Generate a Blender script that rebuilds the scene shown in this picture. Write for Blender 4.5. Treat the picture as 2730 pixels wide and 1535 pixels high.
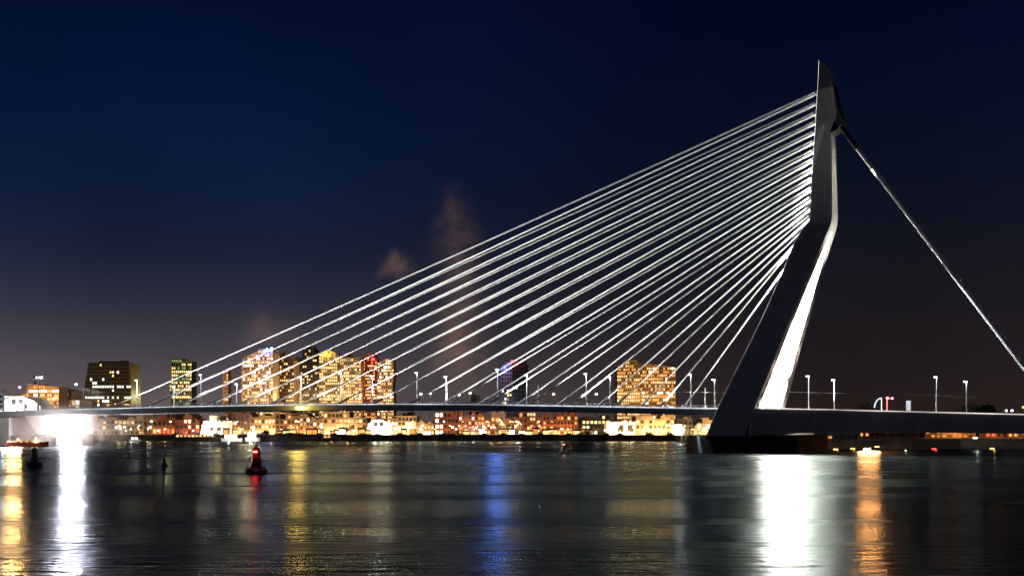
import bpy, bmesh, math, random
from mathutils import Vector, Matrix
R = math.radians
random.seed(7)
sc = bpy.context.scene
for o in list(bpy.data.objects): bpy.data.objects.remove(o)
COL = sc.collection

# ------------------------------------------------------------------ camera
F, CX, HY, CH = 3500.0, 1365.0, 1130.0, 10.0     # focal length in photo pixels, centre column, horizon row, eye height
cam_d = bpy.data.cameras.new('camera'); cam = bpy.data.objects.new('camera', cam_d); COL.objects.link(cam)
cam.location = (0, 0, CH); cam.rotation_euler = (R(90), 0, 0)
cam_d.sensor_width = 36; cam_d.lens = 36*F/2730.0
cam_d.shift_y = (HY-767.5)/2730.0
cam_d.clip_start = 0.5; cam_d.clip_end = 30000
sc.camera = cam

# ------------------------------------------------------------------ night sky
w = bpy.data.worlds.new('World'); sc.world = w; w.use_nodes = True
nt = w.node_tree; nt.nodes.clear()
def N(t, **k):
    n = nt.nodes.new(t)
    for a, b in k.items(): setattr(n, a, b)
    return n
def ramp(node, stops):
    cr = node.color_ramp
    while len(cr.elements) > 1: cr.elements.remove(cr.elements[-1])
    cr.interpolation = 'B_SPLINE'
    cr.elements[0].position = stops[0][0]; cr.elements[0].color = (*stops[0][1], 1)
    for p, c in stops[1:]:
        e = cr.elements.new(p); e.color = (*c, 1)
out = N('ShaderNodeOutputWorld'); bg = N('ShaderNodeBackground')
tc = N('ShaderNodeTexCoord'); sep = N('ShaderNodeSeparateXYZ')
nt.links.new(tc.outputs['Generated'], sep.inputs[0])
rl, rr = N('ShaderNodeValToRGB'), N('ShaderNodeValToRGB')
zm = N('ShaderNodeMapRange'); zm.inputs[1].default_value = 0.0; zm.inputs[2].default_value = 0.36
nt.links.new(sep.outputs['Z'], zm.inputs[0])
nt.links.new(zm.outputs[0], rl.inputs[0]); nt.links.new(zm.outputs[0], rr.inputs[0])
ramp(rl, [(0.0, (.140, .104, .100)), (.08, (.098, .080, .090)), (.19, (.040, .040, .058)), (.33, (.0095, .0145, .036)), (.5, (.0030, .0108, .043)), (.72, (.0014, .0062, .034)), (1.0, (.0005, .0014, .015))])
ramp(rr, [(0.0, (.022, .013, .012)), (.12, (.015, .0105, .0115)), (.3, (.0085, .0085, .0125)), (.5, (.0030, .0055, .0155)), (.75, (.0012, .0028, .017)), (1.0, (.0006, .0012, .0105))])
am = N('ShaderNodeMapRange', interpolation_type='SMOOTHSTEP'); am.inputs[1].default_value = -0.28; am.inputs[2].default_value = 0.26
nt.links.new(sep.outputs['X'], am.inputs[0])
mx = N('ShaderNodeMix', data_type='RGBA'); nt.links.new(am.outputs[0], mx.inputs[0])
nt.links.new(rl.outputs[0], mx.inputs[6]); nt.links.new(rr.outputs[0], mx.inputs[7])
# faint uneven cloud in the sky glow
nz = N('ShaderNodeTexNoise'); nz.inputs['Scale'].default_value = 4.0; nz.inputs['Detail'].default_value = 4
nt.links.new(tc.outputs['Generated'], nz.inputs['Vector'])
nm = N('ShaderNodeMapRange'); nm.inputs[1].default_value = .3; nm.inputs[2].default_value = .75; nm.inputs[3].default_value = .78; nm.inputs[4].default_value = 1.30
nt.links.new(nz.outputs['Fac'], nm.inputs[0])
mul = N('ShaderNodeVectorMath', operation='MULTIPLY')
nt.links.new(mx.outputs[2], mul.inputs[0]); nt.links.new(nm.outputs[0], mul.inputs[1])
sky = N('ShaderNodeTexSky', sky_type='NISHITA'); sky.sun_disc = False; sky.sun_elevation = R(-6); sky.sun_rotation = R(250)
skm = N('ShaderNodeVectorMath', operation='SCALE'); skm.inputs['Scale'].default_value = 0.01
nt.links.new(sky.outputs[0], skm.inputs[0])
add = N('ShaderNodeVectorMath', operation='ADD')
nt.links.new(mul.outputs[0], add.inputs[0]); nt.links.new(skm.outputs[0], add.inputs[1])
nt.links.new(add.outputs[0], bg.inputs[0]); bg.inputs[1].default_value = 1.0
nt.links.new(bg.outputs[0], out.inputs[0])

sd = bpy.data.lights.new('fill_sun', 'SUN'); sd.energy = .03; sd.angle = R(6); sd.color = (.96, .96, 1)  # weak fill sun added to lift the dark pylon face
so = bpy.data.objects.new('fill_sun', sd); COL.objects.link(so); so.rotation_euler = (R(58), 0, R(22))
sc.view_settings.view_transform = 'Standard'; sc.view_settings.look = 'None'
sc.view_settings.exposure = 0; sc.view_settings.gamma = 1
sc.render.engine = 'CYCLES'
sc.cycles.use_denoising = True
sc.cycles.sample_clamp_indirect = 120.0
sc.cycles.max_bounces = 5; sc.cycles.diffuse_bounces = 2; sc.cycles.glossy_bounces = 3
sc.cycles.volume_bounces = 0; sc.cycles.caustics_reflective = False; sc.cycles.caustics_refractive = False
sc.cycles.use_light_tree = True

# ------------------------------------------------------------------ helpers
def at(px, py, Y): return Vector(((px-CX)/F*Y, Y, CH+(HY-py)/F*Y))
TH = R(25.3)
U = Vector((-math.cos(TH), math.sin(TH), 0)); V = Vector((math.sin(TH), math.cos(TH), 0))
O = Vector((84.0, 477.0, 0))
def B(s, l, z): return O + U*s + V*l + Vector((0, 0, z))
def hit(px, py, l):
    "point of the vertical plane at lateral offset l seen at photo pixel; returns (s, z)"
    d = Vector(((px-CX)/F, 1, (HY-py)/F)); c = Vector((0, 0, CH))
    t = (l - (c-O).dot(V))/d.dot(V); p = c+d*t
    return (p-O).dot(U), p.z

def tag(o, label=None, cat=None, group=None, kind=None):
    if label: o['label'] = label
    if cat: o['category'] = cat
    if group: o['group'] = group
    if kind: o['kind'] = kind
    return o
def empty(name, loc, label, cat, group=None, rz=0):
    o = bpy.data.objects.new(name, None); COL.objects.link(o)
    o.location = loc; o.rotation_euler = (0, 0, rz); o.empty_display_size = .5
    return tag(o, label, cat, group)
class MB:
    def __init__(s): s.v = []; s.f = []; s.m = []
    def quad(s, pts, m=0):
        i = len(s.v); s.v += [tuple(p) for p in pts]; s.f.append(tuple(range(i, i+len(pts)))); s.m.append(m)
    def box(s, c, d, m=0, rot=None, ax=None):
        c = Vector(c); h = Vector(d)/2
        X, Y, Z = ax or (Vector((1, 0, 0)), Vector((0, 1, 0)), Vector((0, 0, 1)))
        if rot is not None:
            mt = Matrix.Rotation(rot, 3, 'Z'); X, Y, Z = mt@X, mt@Y, Z
        P = [c+X*(a*h.x)+Y*(b*h.y)+Z*(e*h.z) for a in (-1, 1) for b in (-1, 1) for e in (-1, 1)]
        i = len(s.v); s.v += [tuple(p) for p in P]
        for f in ((0, 1, 3, 2), (4, 6, 7, 5), (0, 4, 5, 1), (2, 3, 7, 6), (0, 2, 6, 4), (1, 5, 7, 3)):
            s.f.append(tuple(i+k for k in f)); s.m.append(m)
    def tube(s, p0, p1, r0, r1=None, n=8, m=0, cap=True):
        p0, p1 = Vector(p0), Vector(p1); r1 = r0 if r1 is None else r1
        d = (p1-p0).normalized(); a = d.orthogonal().normalized(); b = d.cross(a)
        i = len(s.v)
        for p, r in ((p0, r0), (p1, r1)):
            for k in range(n):
                t = 2*math.pi*k/n; s.v.append(tuple(p+a*math.cos(t)*r+b*math.sin(t)*r))
        for k in range(n):
            s.f.append((i+k, i+(k+1) % n, i+n+(k+1) % n, i+n+k)); s.m.append(m)
        if cap:
            s.f.append(tuple(i+k for k in reversed(range(n)))); s.m.append(m)
            s.f.append(tuple(i+n+k for k in range(n))); s.m.append(m)
    def lathe(s, prof, c=(0, 0, 0), n=24, m=0):
        i = len(s.v); c = Vector(c)
        for r, z in prof:
            for k in range(n):
                t = 2*math.pi*k/n; s.v.append((c.x+r*math.cos(t), c.y+r*math.sin(t), c.z+z))
        for j in range(len(prof)-1):
            for k in range(n):
                s.f.append((i+j*n+k, i+j*n+(k+1) % n, i+(j+1)*n+(k+1) % n, i+(j+1)*n+k)); s.m.append(m)
        s.f.append(tuple(i+k for k in reversed(range(n)))); s.m.append(m)
        s.f.append(tuple(i+(len(prof)-1)*n+k for k in range(n))); s.m.append(m)
    def rings(s, rings, m=0, close=True):
        i = len(s.v); n = len(rings[0])
        for r in rings: s.v += [tuple(p) for p in r]
        for j in range(len(rings)-1):
            for k in range(n):
                s.f.append((i+j*n+k, i+j*n+(k+1) % n, i+(j+1)*n+(k+1) % n, i+(j+1)*n+k)); s.m.append(m)
        if close:
            s.f.append(tuple(i+k for k in reversed(range(n)))); s.m.append(m)
            s.f.append(tuple(i+(len(rings)-1)*n+k for k in range(n))); s.m.append(m)
    def prism(s, front, back, m=0):
        n = len(front); i = len(s.v); s.v += [tuple(p) for p in front]+[tuple(p) for p in back]
        s.f.append(tuple(i+k for k in range(n))); s.m.append(m)
        s.f.append(tuple(i+n+k for k in reversed(range(n)))); s.m.append(m)
        for k in range(n):
            s.f.append((i+(k+1) % n, i+k, i+n+k, i+n+(k+1) % n)); s.m.append(m)
    def mesh(s, name, mats):
        me = bpy.data.meshes.new(name); me.from_pydata(s.v, [], s.f)
        if not isinstance(mats, (list, tuple)): mats = [mats]
        for mt in mats: me.materials.append(mt)
        if len(mats) > 1: me.polygons.foreach_set('material_index', s.m)
        bm = bmesh.new(); bm.from_mesh(me); bmesh.ops.recalc_face_normals(bm, faces=bm.faces); bm.to_mesh(me); bm.free()
        return me
    def build(s, name, mats, parent=None, smooth=False, bevel=0):
        me = s.mesh(name, mats)
        o = bpy.data.objects.new(name, me); COL.objects.link(o)
        if smooth:
            for p in me.polygons: p.use_smooth = True
            me.set_sharp_from_angle(angle=R(38))
        if bevel:
            bv = o.modifiers.new('bevel', 'BEVEL'); bv.width = bevel; bv.segments = 2; bv.limit_method = 'ANGLE'
        if parent is not None: place(o, parent)
        return o
def place(o, parent):
    "parent while keeping the mesh where it was built in the world"
    m = Matrix.LocRotScale(parent.location, parent.rotation_euler, None)
    p = parent.parent
    while p is not None:
        m = Matrix.LocRotScale(p.location, p.rotation_euler, None) @ m; p = p.parent
    o.parent = parent
    l = m.inverted() @ Matrix.LocRotScale(o.location, o.rotation_euler, None)
    o.location = l.to_translation(); o.rotation_euler = l.to_euler()
def rep(me, name, loc, parent, rz=0, scale=None):
    o = bpy.data.objects.new(name, me); COL.objects.link(o); o.location = loc; o.rotation_euler = (0, 0, rz)
    if scale: o.scale = scale
    if parent is not None: o.parent = parent
    return o

MATS = {}
def mat(name, col, rough=.7, var=.25, scale=.4, metal=0, bump=.0, streak=False, fine=None):
    if name in MATS: return MATS[name]
    m = bpy.data.materials.new(name); m.use_nodes = True; t = m.node_tree; b = t.nodes['Principled BSDF']
    b.inputs['Roughness'].default_value = rough; b.inputs['Metallic'].default_value = metal
    g = t.nodes.new('ShaderNodeNewGeometry'); mp = t.nodes.new('ShaderNodeMapping')
    t.links.new(g.outputs['Position'], mp.inputs[0])
    if streak: mp.inputs['Scale'].default_value = (1, 1, .12)
    n = t.nodes.new('ShaderNodeTexNoise'); n.inputs['Scale'].default_value = scale; n.inputs['Detail'].default_value = 6; n.inputs['Roughness'].default_value = .65
    t.links.new(mp.outputs[0], n.inputs['Vector'])
    r = t.nodes.new('ShaderNodeValToRGB')
    lo = tuple(c*(1-var) for c in col); hi = tuple(min(1, c*(1+var)) for c in col)
    r.color_ramp.elements[0].position = .3; r.color_ramp.elements[0].color = (*lo, 1)
    r.color_ramp.elements[1].position = .7; r.color_ramp.elements[1].color = (*hi, 1)
    t.links.new(n.outputs['Fac'], r.inputs[0]); t.links.new(r.outputs[0], b.inputs['Base Color'])
    if bump:
        bp = t.nodes.new('ShaderNodeBump'); bp.inputs['Strength'].default_value = bump; bp.inputs['Distance'].default_value = .1
        n2 = t.nodes.new('ShaderNodeTexNoise'); n2.inputs['Scale'].default_value = fine or scale*8; n2.inputs['Detail'].default_value = 4
        t.links.new(g.outputs['Position'], n2.inputs['Vector'])
        t.links.new(n2.outputs['Fac'], bp.inputs['Height']); t.links.new(bp.outputs[0], b.inputs['Normal'])
    MATS[name] = m; return m
def emi(name, col, strength, var=0, scale=.5, sample=False):
    if name in MATS: return MATS[name]
    m = bpy.data.materials.new(name); m.use_nodes = True; t = m.node_tree; b = t.nodes['Principled BSDF']
    b.inputs['Base Color'].default_value = (.05, .05, .05, 1); b.inputs['Roughness'].default_value = .3
    b.inputs['Emission Color'].default_value = (*col, 1); b.inputs['Emission Strength'].default_value = strength
    if var:     # lit rooms are uneven: furniture, blinds, lamps
        g = t.nodes.new('ShaderNodeNewGeometry'); n = t.nodes.new('ShaderNodeTexNoise'); n.inputs['Scale'].default_value = scale; n.inputs['Detail'].default_value = 3
        t.links.new(g.outputs['Position'], n.inputs['Vector'])
        r = t.nodes.new('ShaderNodeMapRange'); r.inputs[1].default_value = .35; r.inputs[2].default_value = .68
        r.inputs[3].default_value = strength*(1-var); r.inputs[4].default_value = strength*(1+var)
        t.links.new(n.outputs['Fac'], r.inputs[0]); t.links.new(r.outputs[0], b.inputs['Emission Strength'])
    m.cycles.emission_sampling = 'FRONT' if sample else 'NONE'
    MATS[name] = m; return m

def point(name, loc, col, power, r=.5, parent=None):
    d = bpy.data.lights.new(name, 'POINT'); d.energy = power; d.color = col; d.shadow_soft_size = r
    o = bpy.data.objects.new(name, d); COL.objects.link(o); o.location = loc
    if parent is not None: o.location = Vector(loc)-Vector(parent.location); o.parent = parent
    return o
def spot(name, loc, aim, col, power, ang=60, blend=.5, r=.4, parent=None):
    d = bpy.data.lights.new(name, 'SPOT'); d.energy = power; d.color = col; d.shadow_soft_size = r
    d.spot_size = R(ang); d.spot_blend = blend
    o = bpy.data.objects.new(name, d); COL.objects.link(o); o.location = loc
    o.rotation_euler = (Vector(aim)-Vector(loc)).to_track_quat('-Z', 'Y').to_euler()
    if parent is not None: o.location = Vector(loc)-Vector(parent.location); o.parent = parent
    return o

WARM = (1, .62, .28); SOD = (1, .45, .12); COOL = (.86, .92, 1); WHT = (1, .93, .82)
concrete = mat('concrete', (.34, .34, .33), .85, .3, .12, bump=.25, streak=True, fine=2)
pylonm = mat('pylon_paint', (.50, .48, .45), .6, .26, .10, bump=.12, streak=True, fine=1.5)
steel = mat('steel_paint', (.30, .35, .40), .5, .25, .2, streak=True)
cablem = mat('cable_sheath', (.80, .79, .77), .45, .10, .35)
def joints(m, pitch, width):
    t = m.node_tree; b = t.nodes['Principled BSDF']; g = t.nodes.new('ShaderNodeNewGeometry'); sp = t.nodes.new('ShaderNodeSeparateXYZ'); t.links.new(g.outputs['Position'], sp.inputs[0])
    f = t.nodes.new('ShaderNodeMath'); f.operation = 'WRAP'; f.inputs[1].default_value = pitch; f.inputs[2].default_value = 0; t.links.new(sp.outputs['Z'], f.inputs[0])
    c = t.nodes.new('ShaderNodeMath'); c.operation = 'LESS_THAN'; c.inputs[1].default_value = width; t.links.new(f.outputs[0], c.inputs[0])
    k = t.nodes.new('ShaderNodeMath'); k.operation = 'MULTIPLY'; k.inputs[1].default_value = .3; t.links.new(c.outputs[0], k.inputs[0])
    mx = t.nodes.new('ShaderNodeMix'); mx.data_type = 'RGBA'; t.links.new(k.outputs[0], mx.inputs[0])
    t.links.new(b.inputs['Base Color'].links[0].from_socket, mx.inputs[6]); mx.inputs[7].default_value = (.1, .1, .1, 1); t.links.new(mx.outputs[2], b.inputs['Base Color'])
joints(pylonm, 6.5, .28)
darksteel = mat('dark_steel', (.05, .05, .055), .5, .3, .5)
asphalt = mat('asphalt', (.05, .05, .052), .9, .3, .6)
galv = mat('galvanised', (.62, .64, .66), .4, .1, 1)

# ------------------------------------------------------------------ water and land
wm = bpy.data.materials.new('river_water'); wm.use_nodes = True; t = wm.node_tree; b = t.nodes['Principled BSDF']
b.inputs['Base Color'].default_value = (.006, .014, .016, 1); b.inputs['IOR'].default_value = 1.333; t.nodes.remove(b)
gls = t.nodes.new('ShaderNodeBsdfGlossy'); gls.distribution = 'GGX'; gls.inputs['Color'].default_value = (.235, .295, .31, 1)
dif = t.nodes.new('ShaderNodeBsdfDiffuse'); dif.inputs['Color'].default_value = (.006, .014, .016, 1)
fre = t.nodes.new('ShaderNodeFresnel'); fre.inputs['IOR'].default_value = 1.333
msh = t.nodes.new('ShaderNodeMixShader'); t.links.new(fre.outputs[0], msh.inputs[0]); t.links.new(dif.outputs[0], msh.inputs[1]); t.links.new(gls.outputs[0], msh.inputs[2])
t.links.new(msh.outputs[0], t.nodes['Material Output'].inputs['Surface'])
g = t.nodes.new('ShaderNodeNewGeometry')
def wn(scale_v, sc_, det, src=g):
    mp = t.nodes.new('ShaderNodeMapping'); mp.inputs['Scale'].default_value = scale_v
    t.links.new(g.outputs['Position'], mp.inputs[0])
    n = t.nodes.new('ShaderNodeTexNoise'); n.inputs['Scale'].default_value = sc_; n.inputs['Detail'].default_value = det; n.inputs['Roughness'].default_value = .55
    t.links.new(mp.outputs[0], n.inputs['Vector']); return n
swell = wn((.006, .035, 1), 1, 1)        # long slow patches of calmer and rougher water
chop = wn((.35, 1.1, 1), .55, 3)
fine = wn((1, 2.2, 1), 1.6, 2)
rm = t.nodes.new('ShaderNodeMapRange'); rm.inputs[1].default_value = .32; rm.inputs[2].default_value = .68; rm.inputs[3].default_value = .20; rm.inputs[4].default_value = .31
t.links.new(swell.outputs['Fac'], rm.inputs[0]); t.links.new(rm.outputs[0], gls.inputs['Roughness'])
b1 = t.nodes.new('ShaderNodeBump'); b1.inputs['Strength'].default_value = .8; b1.inputs['Distance'].default_value = .52
t.links.new(chop.outputs['Fac'], b1.inputs['Height'])
b2 = t.nodes.new('ShaderNodeBump'); b2.inputs['Strength'].default_value = .15; b2.inputs['Distance'].default_value = .07
t.links.new(fine.outputs['Fac'], b2.inputs['Height']); t.links.new(b1.outputs[0], b2.inputs['Normal'])
b3 = t.nodes.new('ShaderNodeBump'); b3.inputs['Strength'].default_value = .18; b3.inputs['Distance'].default_value = .7
t.links.new(swell.outputs['Fac'], b3.inputs['Height']); t.links.new(b2.outputs[0], b3.inputs['Normal'])
t.links.new(b3.outputs[0], gls.inputs['Normal']); t.links.new(b3.outputs[0], fre.inputs['Normal'])
m = MB(); m.quad([(-9000, -1500, 0), (9000, -1500, 0), (9000, 12000, 0), (-9000, 12000, 0)])
tag(m.build('river', wm), kind='structure')

GZ = 3.3
poly = [(-7000, 778), (96, 778), (106, 620), (112, 516), (178, 522), (262, 470), (330, 330), (420, 120), (600, -200), (7000, -400), (7000, 11000), (-7000, 11000)]
m = MB(); m.quad([(x, y, GZ) for x, y in poly])
tag(m.build('ground', mat('city_ground', (.06, .055, .05), .9, .4, .05)), kind='structure')
m = MB()
for (x0, y0), (x1, y1) in zip(poly[:-3], poly[1:-2]):
    m.quad([(x0, y0, -2), (x1, y1, -2), (x1, y1, GZ-.01), (x0, y0, GZ-.01)])
    d = Vector((x1-x0, y1-y0, 0)); L = d.length; d.normalize(); nrm = Vector((d.y, -d.x, 0))
    c = Vector(((x0+x1)/2, (y0+y1)/2, GZ))
    if L < 2500 or x0 < -6000:
        if x0 < -6000: c = Vector((-1450, 778, GZ)); L = 3100
        m.box(c+nrm*.1+Vector((0, 0, .15)), (L, .9, .5), ax=(d, nrm, Vector((0, 0, 1))))
        for k in range(int(min(L, 1300)/12)):       # timber fenders on the quay face
            p = (Vector((96, 778, 0)) - d*(6+k*12) if x0 < -6000 else Vector((x0, y0, 0))+d*(6+k*12))
            m.box(p+nrm*.25+Vector((0, 0, 1.2)), (.5, .4, 3.6), ax=(d, nrm, Vector((0, 0, 1))))
tag(m.build('quay', mat('quay_wall', (.07, .055, .048), .8, .45, .2, bump=.3)), kind='structure')

# ------------------------------------------------------------------ the bridge
bridge = empty('cable_stayed_bridge', O, 'white cable-stayed bridge with a tall bent pylon, spanning the whole river', 'bridge')
def interp(tab, x):
    if x <= tab[0][0]: return tab[0][1]
    for (a, b_), (c, d) in zip(tab, tab[1:]):
        if x <= c: return b_+(d-b_)*(x-a)/(c-a)
    return tab[-1][1]
LZ = [(6, 23.2), (16, 21.6), (40, 15.3), (62, 9.4), (74, 6.3), (80, 4.9), (115, 3.6), (128, 3.0), (139, 2.0)]
def solve(px, py):
    z = 60
    for _ in range(30): s, z = hit(px, py, -interp(LZ, z))
    return z, s
frontpx = [(1883, 1158), (1914, 1085), (1965, 980), (2027, 856), (2084, 728), (2115, 651), (2137, 614), (2150, 598), (2157, 586), (2164.6, 451), (2173, 333), (2181, 209), (2182.2, 161)]
backpx = [(1983, 1158), (2011, 1087), (2044.5, 1007), (2084, 905), (2142, 768), (2179, 680), (2212, 606), (2217, 590), (2219, 570), (2216.5, 382), (2214.5, 347), (2225, 325), (2235, 314), (2235.5, 302), (2228, 262), (2220, 225), (2218, 199), (2208, 181), (2196, 169), (2184.5, 161)]
FT = sorted(solve(*p) for p in frontpx); BT = sorted(solve(*p) for p in backpx)
ZTOP = FT[-1][0]
def T(z): return interp([(6, 7.2), (16, 6.6), (60, 5.2), (80, 4.9)], z)
def lvl(a, b_): 
    zs = {a, b_} | {z for z, _ in FT+BT+LZ if a < z < b_}
    k = a
    while k < b_: zs.add(k); k += 6
    zs = sorted(zs); o = [zs[0]]
    for z in zs[1:]:
        if z-o[-1] > .15: o.append(z)
    return o
ZS = [z for z in LZ if True]
def section(z, lo, hi):
    sf, sb = interp(FT, z), interp(BT, z); ch = min(.12, abs(hi-lo)*.05)
    return [B(sf, lo+ch, z), B(sf-ch, lo, z), B(sb+ch, lo, z), B(sb, lo+ch, z), B(sb, hi-ch, z), B(sb+ch, hi, z), B(sf-ch, hi, z), B(sf, hi-ch, z)]
ZK = 77.5
m = MB(); m.rings([section(z, -interp(LZ, z), interp(LZ, z)) for z in lvl(ZK, ZTOP)])
pyl = m.build('pylon', pylonm, bridge)
for sg in (-1, 1):
    m = MB()
    rg = []
    for z in lvl(5.8, ZK+.0):
        o_ = interp(LZ, z); i_ = max(0.02, o_-T(z)); rg.append(section(z, *sorted((sg*o_, sg*i_))))
    m.rings(rg); m.build('leg', pylonm, pyl)
# tie girders along both edges behind the pylon, deep concrete-coloured box beams
gl = 21.9
topt = sorted([hit(x, y, -gl)[::1] for x, y in ((2003, 1088.5), (2200, 1092), (2400, 1097), (2600, 1102), (2730, 1105))])
bott = sorted([hit(x, y, -gl)[::1] for x, y in ((1960, 1156), (2100, 1154), (2400, 1152), (2730, 1156))])
for sg in (-1, 1):
    m = MB(); rg = []
    for k in range(31):
        s = -150+k*(150+ interp(BT, 16)+2)/30
        zt = interp(topt, s); zb = interp(bott, s); a, c = sorted((sg*gl, sg*(gl-5.5)))
        rg.append([B(s, a, zt), B(s, c, zt), B(s, c, zb), B(s, a, zb)])
    m.rings(rg); m.build('tie_girder', pylonm, bridge)
m = MB(); pts_ = [B(s, -gl-.05, interp(topt, s)+.12) for s in [interp(BT, 16)-1-k*5 for k in range(28)]]
for a, c in zip(pts_, pts_[1:]): m.tube(a, c, .16, n=6)
m.build('edge_glow', emi('strip_pink', (1, .86, .80), .8, .5, .05), bridge)  # glowing strip that paints in the lamplight on the parapet edge
# deck profile
DL = 15.0
dpx = [(-60, 1099), (0, 1096.5), (150, 1091), (300, 1088), (450, 1083.5), (800, 1077.5), (1100, 1076), (1300, 1077.5), (1600, 1082.5), (1915, 1088)]
DT = sorted(hit(x, y, -DL) for x, y in dpx)
s_r = hit(2011, 1088, -gl)[0]
DT = [(-170, interp(topt, -150)-1.3)]+[(s, z) for s, z in sorted((s, z-1.2) for s, z in topt) if s < s_r-6]+[(s, z) for s, z in DT if s > s_r+4]
DT = sorted(DT)
def dz(s): return interp(DT, s)
SL, SR = 420.0, -170.0
ss = [SR+(SL-SR)*k/118 for k in range(119)]
m = MB()
m.rings([[B(s, -DL+.3, dz(s)-.25), B(s, -DL+.3, dz(s)-.7), B(s, -6, dz(s)-1.1), B(s, 6, dz(s)-1.1), B(s, DL-.3, dz(s)-.7), B(s, DL-.3, dz(s)-.25), B(s, 0, dz(s)-.1)] for s in ss])
deck = m.build('deck', asphalt, bridge)
for sg in (-1, 1):
    m = MB()
    m.rings([[B(s, sg*DL, dz(s)), B(s, sg*(DL-.8), dz(s)), B(s, sg*(DL-.9), dz(s)-2.45), B(s, sg*(DL-.25), dz(s)-2.45)] for s in ss])
    m.build('edge_girder', steel, bridge)
    m = MB()
    z0 = .0
    for s0, s1 in zip(ss, ss[1:]):
        for h in (.55, 1.1):
            m.tube(B(s0, sg*(DL-.25), dz(s0)+h), B(s1, sg*(DL-.25), dz(s1)+h), .07, n=5, cap=False)
        for k in range(2):
            s = s0+(s1-s0)*k/2; m.box(B(s, sg*(DL-.25), dz(s)+.56), (.09, .09, 1.12), ax=(U, V, Vector((0, 0, 1))))
    m.build('railing', galv, bridge)
    # emissive strip that paints in the lit look of the deck edge
    m = MB()
    for s0, s1 in zip(ss, ss[1:]):
        if -160 < s0 < 330:
            m.tube(B(s0+.2, sg*(DL+.02), dz(s0)-.1), B(s1-.2, sg*(DL+.02), dz(s1)-.1), .20, n=5)
    m.build('edge_glow', emi('strip_white', (.86, .92, 1), .75, .6, .05), bridge)
for k in range(34):
    s = 12+k*12
    if s > SL-5: break
    m = MB(); m.prism([B(s-.25, a, dz(s)+c) for a, c in ((-DL+.95, -.75), (DL-.95, -.75), (DL-.95, -2.0), (6, -2.3), (-6, -2.3), (-DL+.95, -2.0))],
                      [B(s+.25, a, dz(s)+c) for a, c in ((-DL+.95, -.75), (DL-.95, -.75), (DL-.95, -2.0), (6, -2.3), (-6, -2.3), (-DL+.95, -2.0))])
    m.build('cross_beam', steel, bridge)
# stay cables
CL = 11.0
at900_n = [1908, 1823, 1735, 1650, 1565, 1481, 1393, 1309, 1229.5, 1148, 1074, 1002, 929, 856, 780, 702]
yn = [606, 583, 560, 537, 513, 488, 463, 438, 413, 390, 365, 340, 315, 290, 264, 237]
def cable(px9, yt, l, lt):
    # upper end on the pylon front, lower end where the seen line meets the deck
    xt = 2148+(606-yt)/(606-237)*32
    zt, st = solve(xt, yt)
    slope = (900-yt)/(px9-xt)
    x = px9
    for _ in range(40):
        y = 900+(x-px9)*slope; s, z = hit(x, y, l)
        x += (dz(s)+.2-z)*4.0/slope*-1 if abs(dz(s)+.2-z) > .02 else 0
    return s, dz(s)+.2, st, zt
near = [cable(p, y, -CL, -2) for p, y in zip(at900_n, yn)]
s1, s16 = near[0][0], near[-1][0]
at900_f = [1952, 1873, 1790, 1709, 1625, 1542, 1462, 1393, 1309, 1229, 1148, 1074, 1002, 929, 856, 780]
far = [cable(p, y+5, CL, 2) for p, y in zip(at900_f, yn)]
print('near s', [round(c[0], 1) for c in near]); print('far s', [round(c[0], 1) for c in far])
for sg in (-1, 1):
    for k in range(16):
        s = s1+(s16-s1)*k/15 if True else near[k][0]
        s = (near if sg < 0 else far)[k][0]*.7+s*.3
        zt = near[k][3]; st = interp(FT, zt)-1.2; lt = max(.7, interp(LZ, zt)*.45)
        p0 = B(s, sg*CL, dz(s)-.3); p1 = B(st, sg*lt, zt)
        m = MB()
        n = 14
        L = (p1-p0).length
        prev = None
        for j in range(n):      # slight catenary sag
            a, c = j/n, (j+1)/n
            f = lambda q: p0.lerp(p1, q)-Vector((0, 0, 4*q*(1-q)*L*.0022))
            m.tube(f(a), f(c), .23+.11*a, .23+.11*c, n=8, cap=(j in (0, n-1)))
        cb = m.build('stay_cable', cablem, bridge, smooth=True)
        d = (p1-p0).normalized()
        m = MB(); m.tube(p0+d*.3, p0+d*6.0, .46, .40, n=10); m.tube(p0+d*6.0, p0+d*6.5, .5, .5, n=10)
        m.build('anchor_socket', galv, cb, smooth=True)
        m = MB(); m.tube(p1-d*2.6, p1, .55, .55, n=10); m.build('anchor_collar', darksteel, cb)
# back stays
zb, sb_ = solve(2235, 322)
for sg in (-1, 1):
    l = sg*1.6
    s0, z0 = sb_+1.5, zb+1.0
    s1_, z1_ = hit(2730, 978, -1.6)
    k = (z0-6)/(z0-z1_)
    p0 = B(s0, l, z0); p1 = B(s0+(s1_-s0)*k, l*4, 6)
    m = MB(); m.tube(p0.lerp(p1, .1), p0.lerp(p1, .905), .78, n=14)
    bs = m.build('back_stay', cablem, bridge, smooth=True)
    for a, c, r in ((0.0, .055, .8), (.0551, .1, .92), (.905, .93, .95), (.93, 1, .9)):
        m = MB(); m.tube(p0.lerp(p1, a), p0.lerp(p1, c), r, n=14); m.build('socket', darksteel, bs, smooth=True)
bs_lo, bs_hi = p1, p0
m = MB(); sp_ = [hit(x, y, -3.6) for x, y in ((2219, 218), (2229, 258), (2239, 300), (2248, 315), (2243, 332), (2224, 350), (2215, 354), (2214, 338), (2227, 318), (2230, 300), (2224, 262))]  # black block that paints in the shade of the recess behind the head
m.prism([B(s, -3.6, z) for s, z in sp_], [B(s, 3.6, z) for s, z in sp_]); m.build('head_shade_block', mat('head_shade_black', (.012, .012, .013), .6, .3, 1), bridge)
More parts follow.
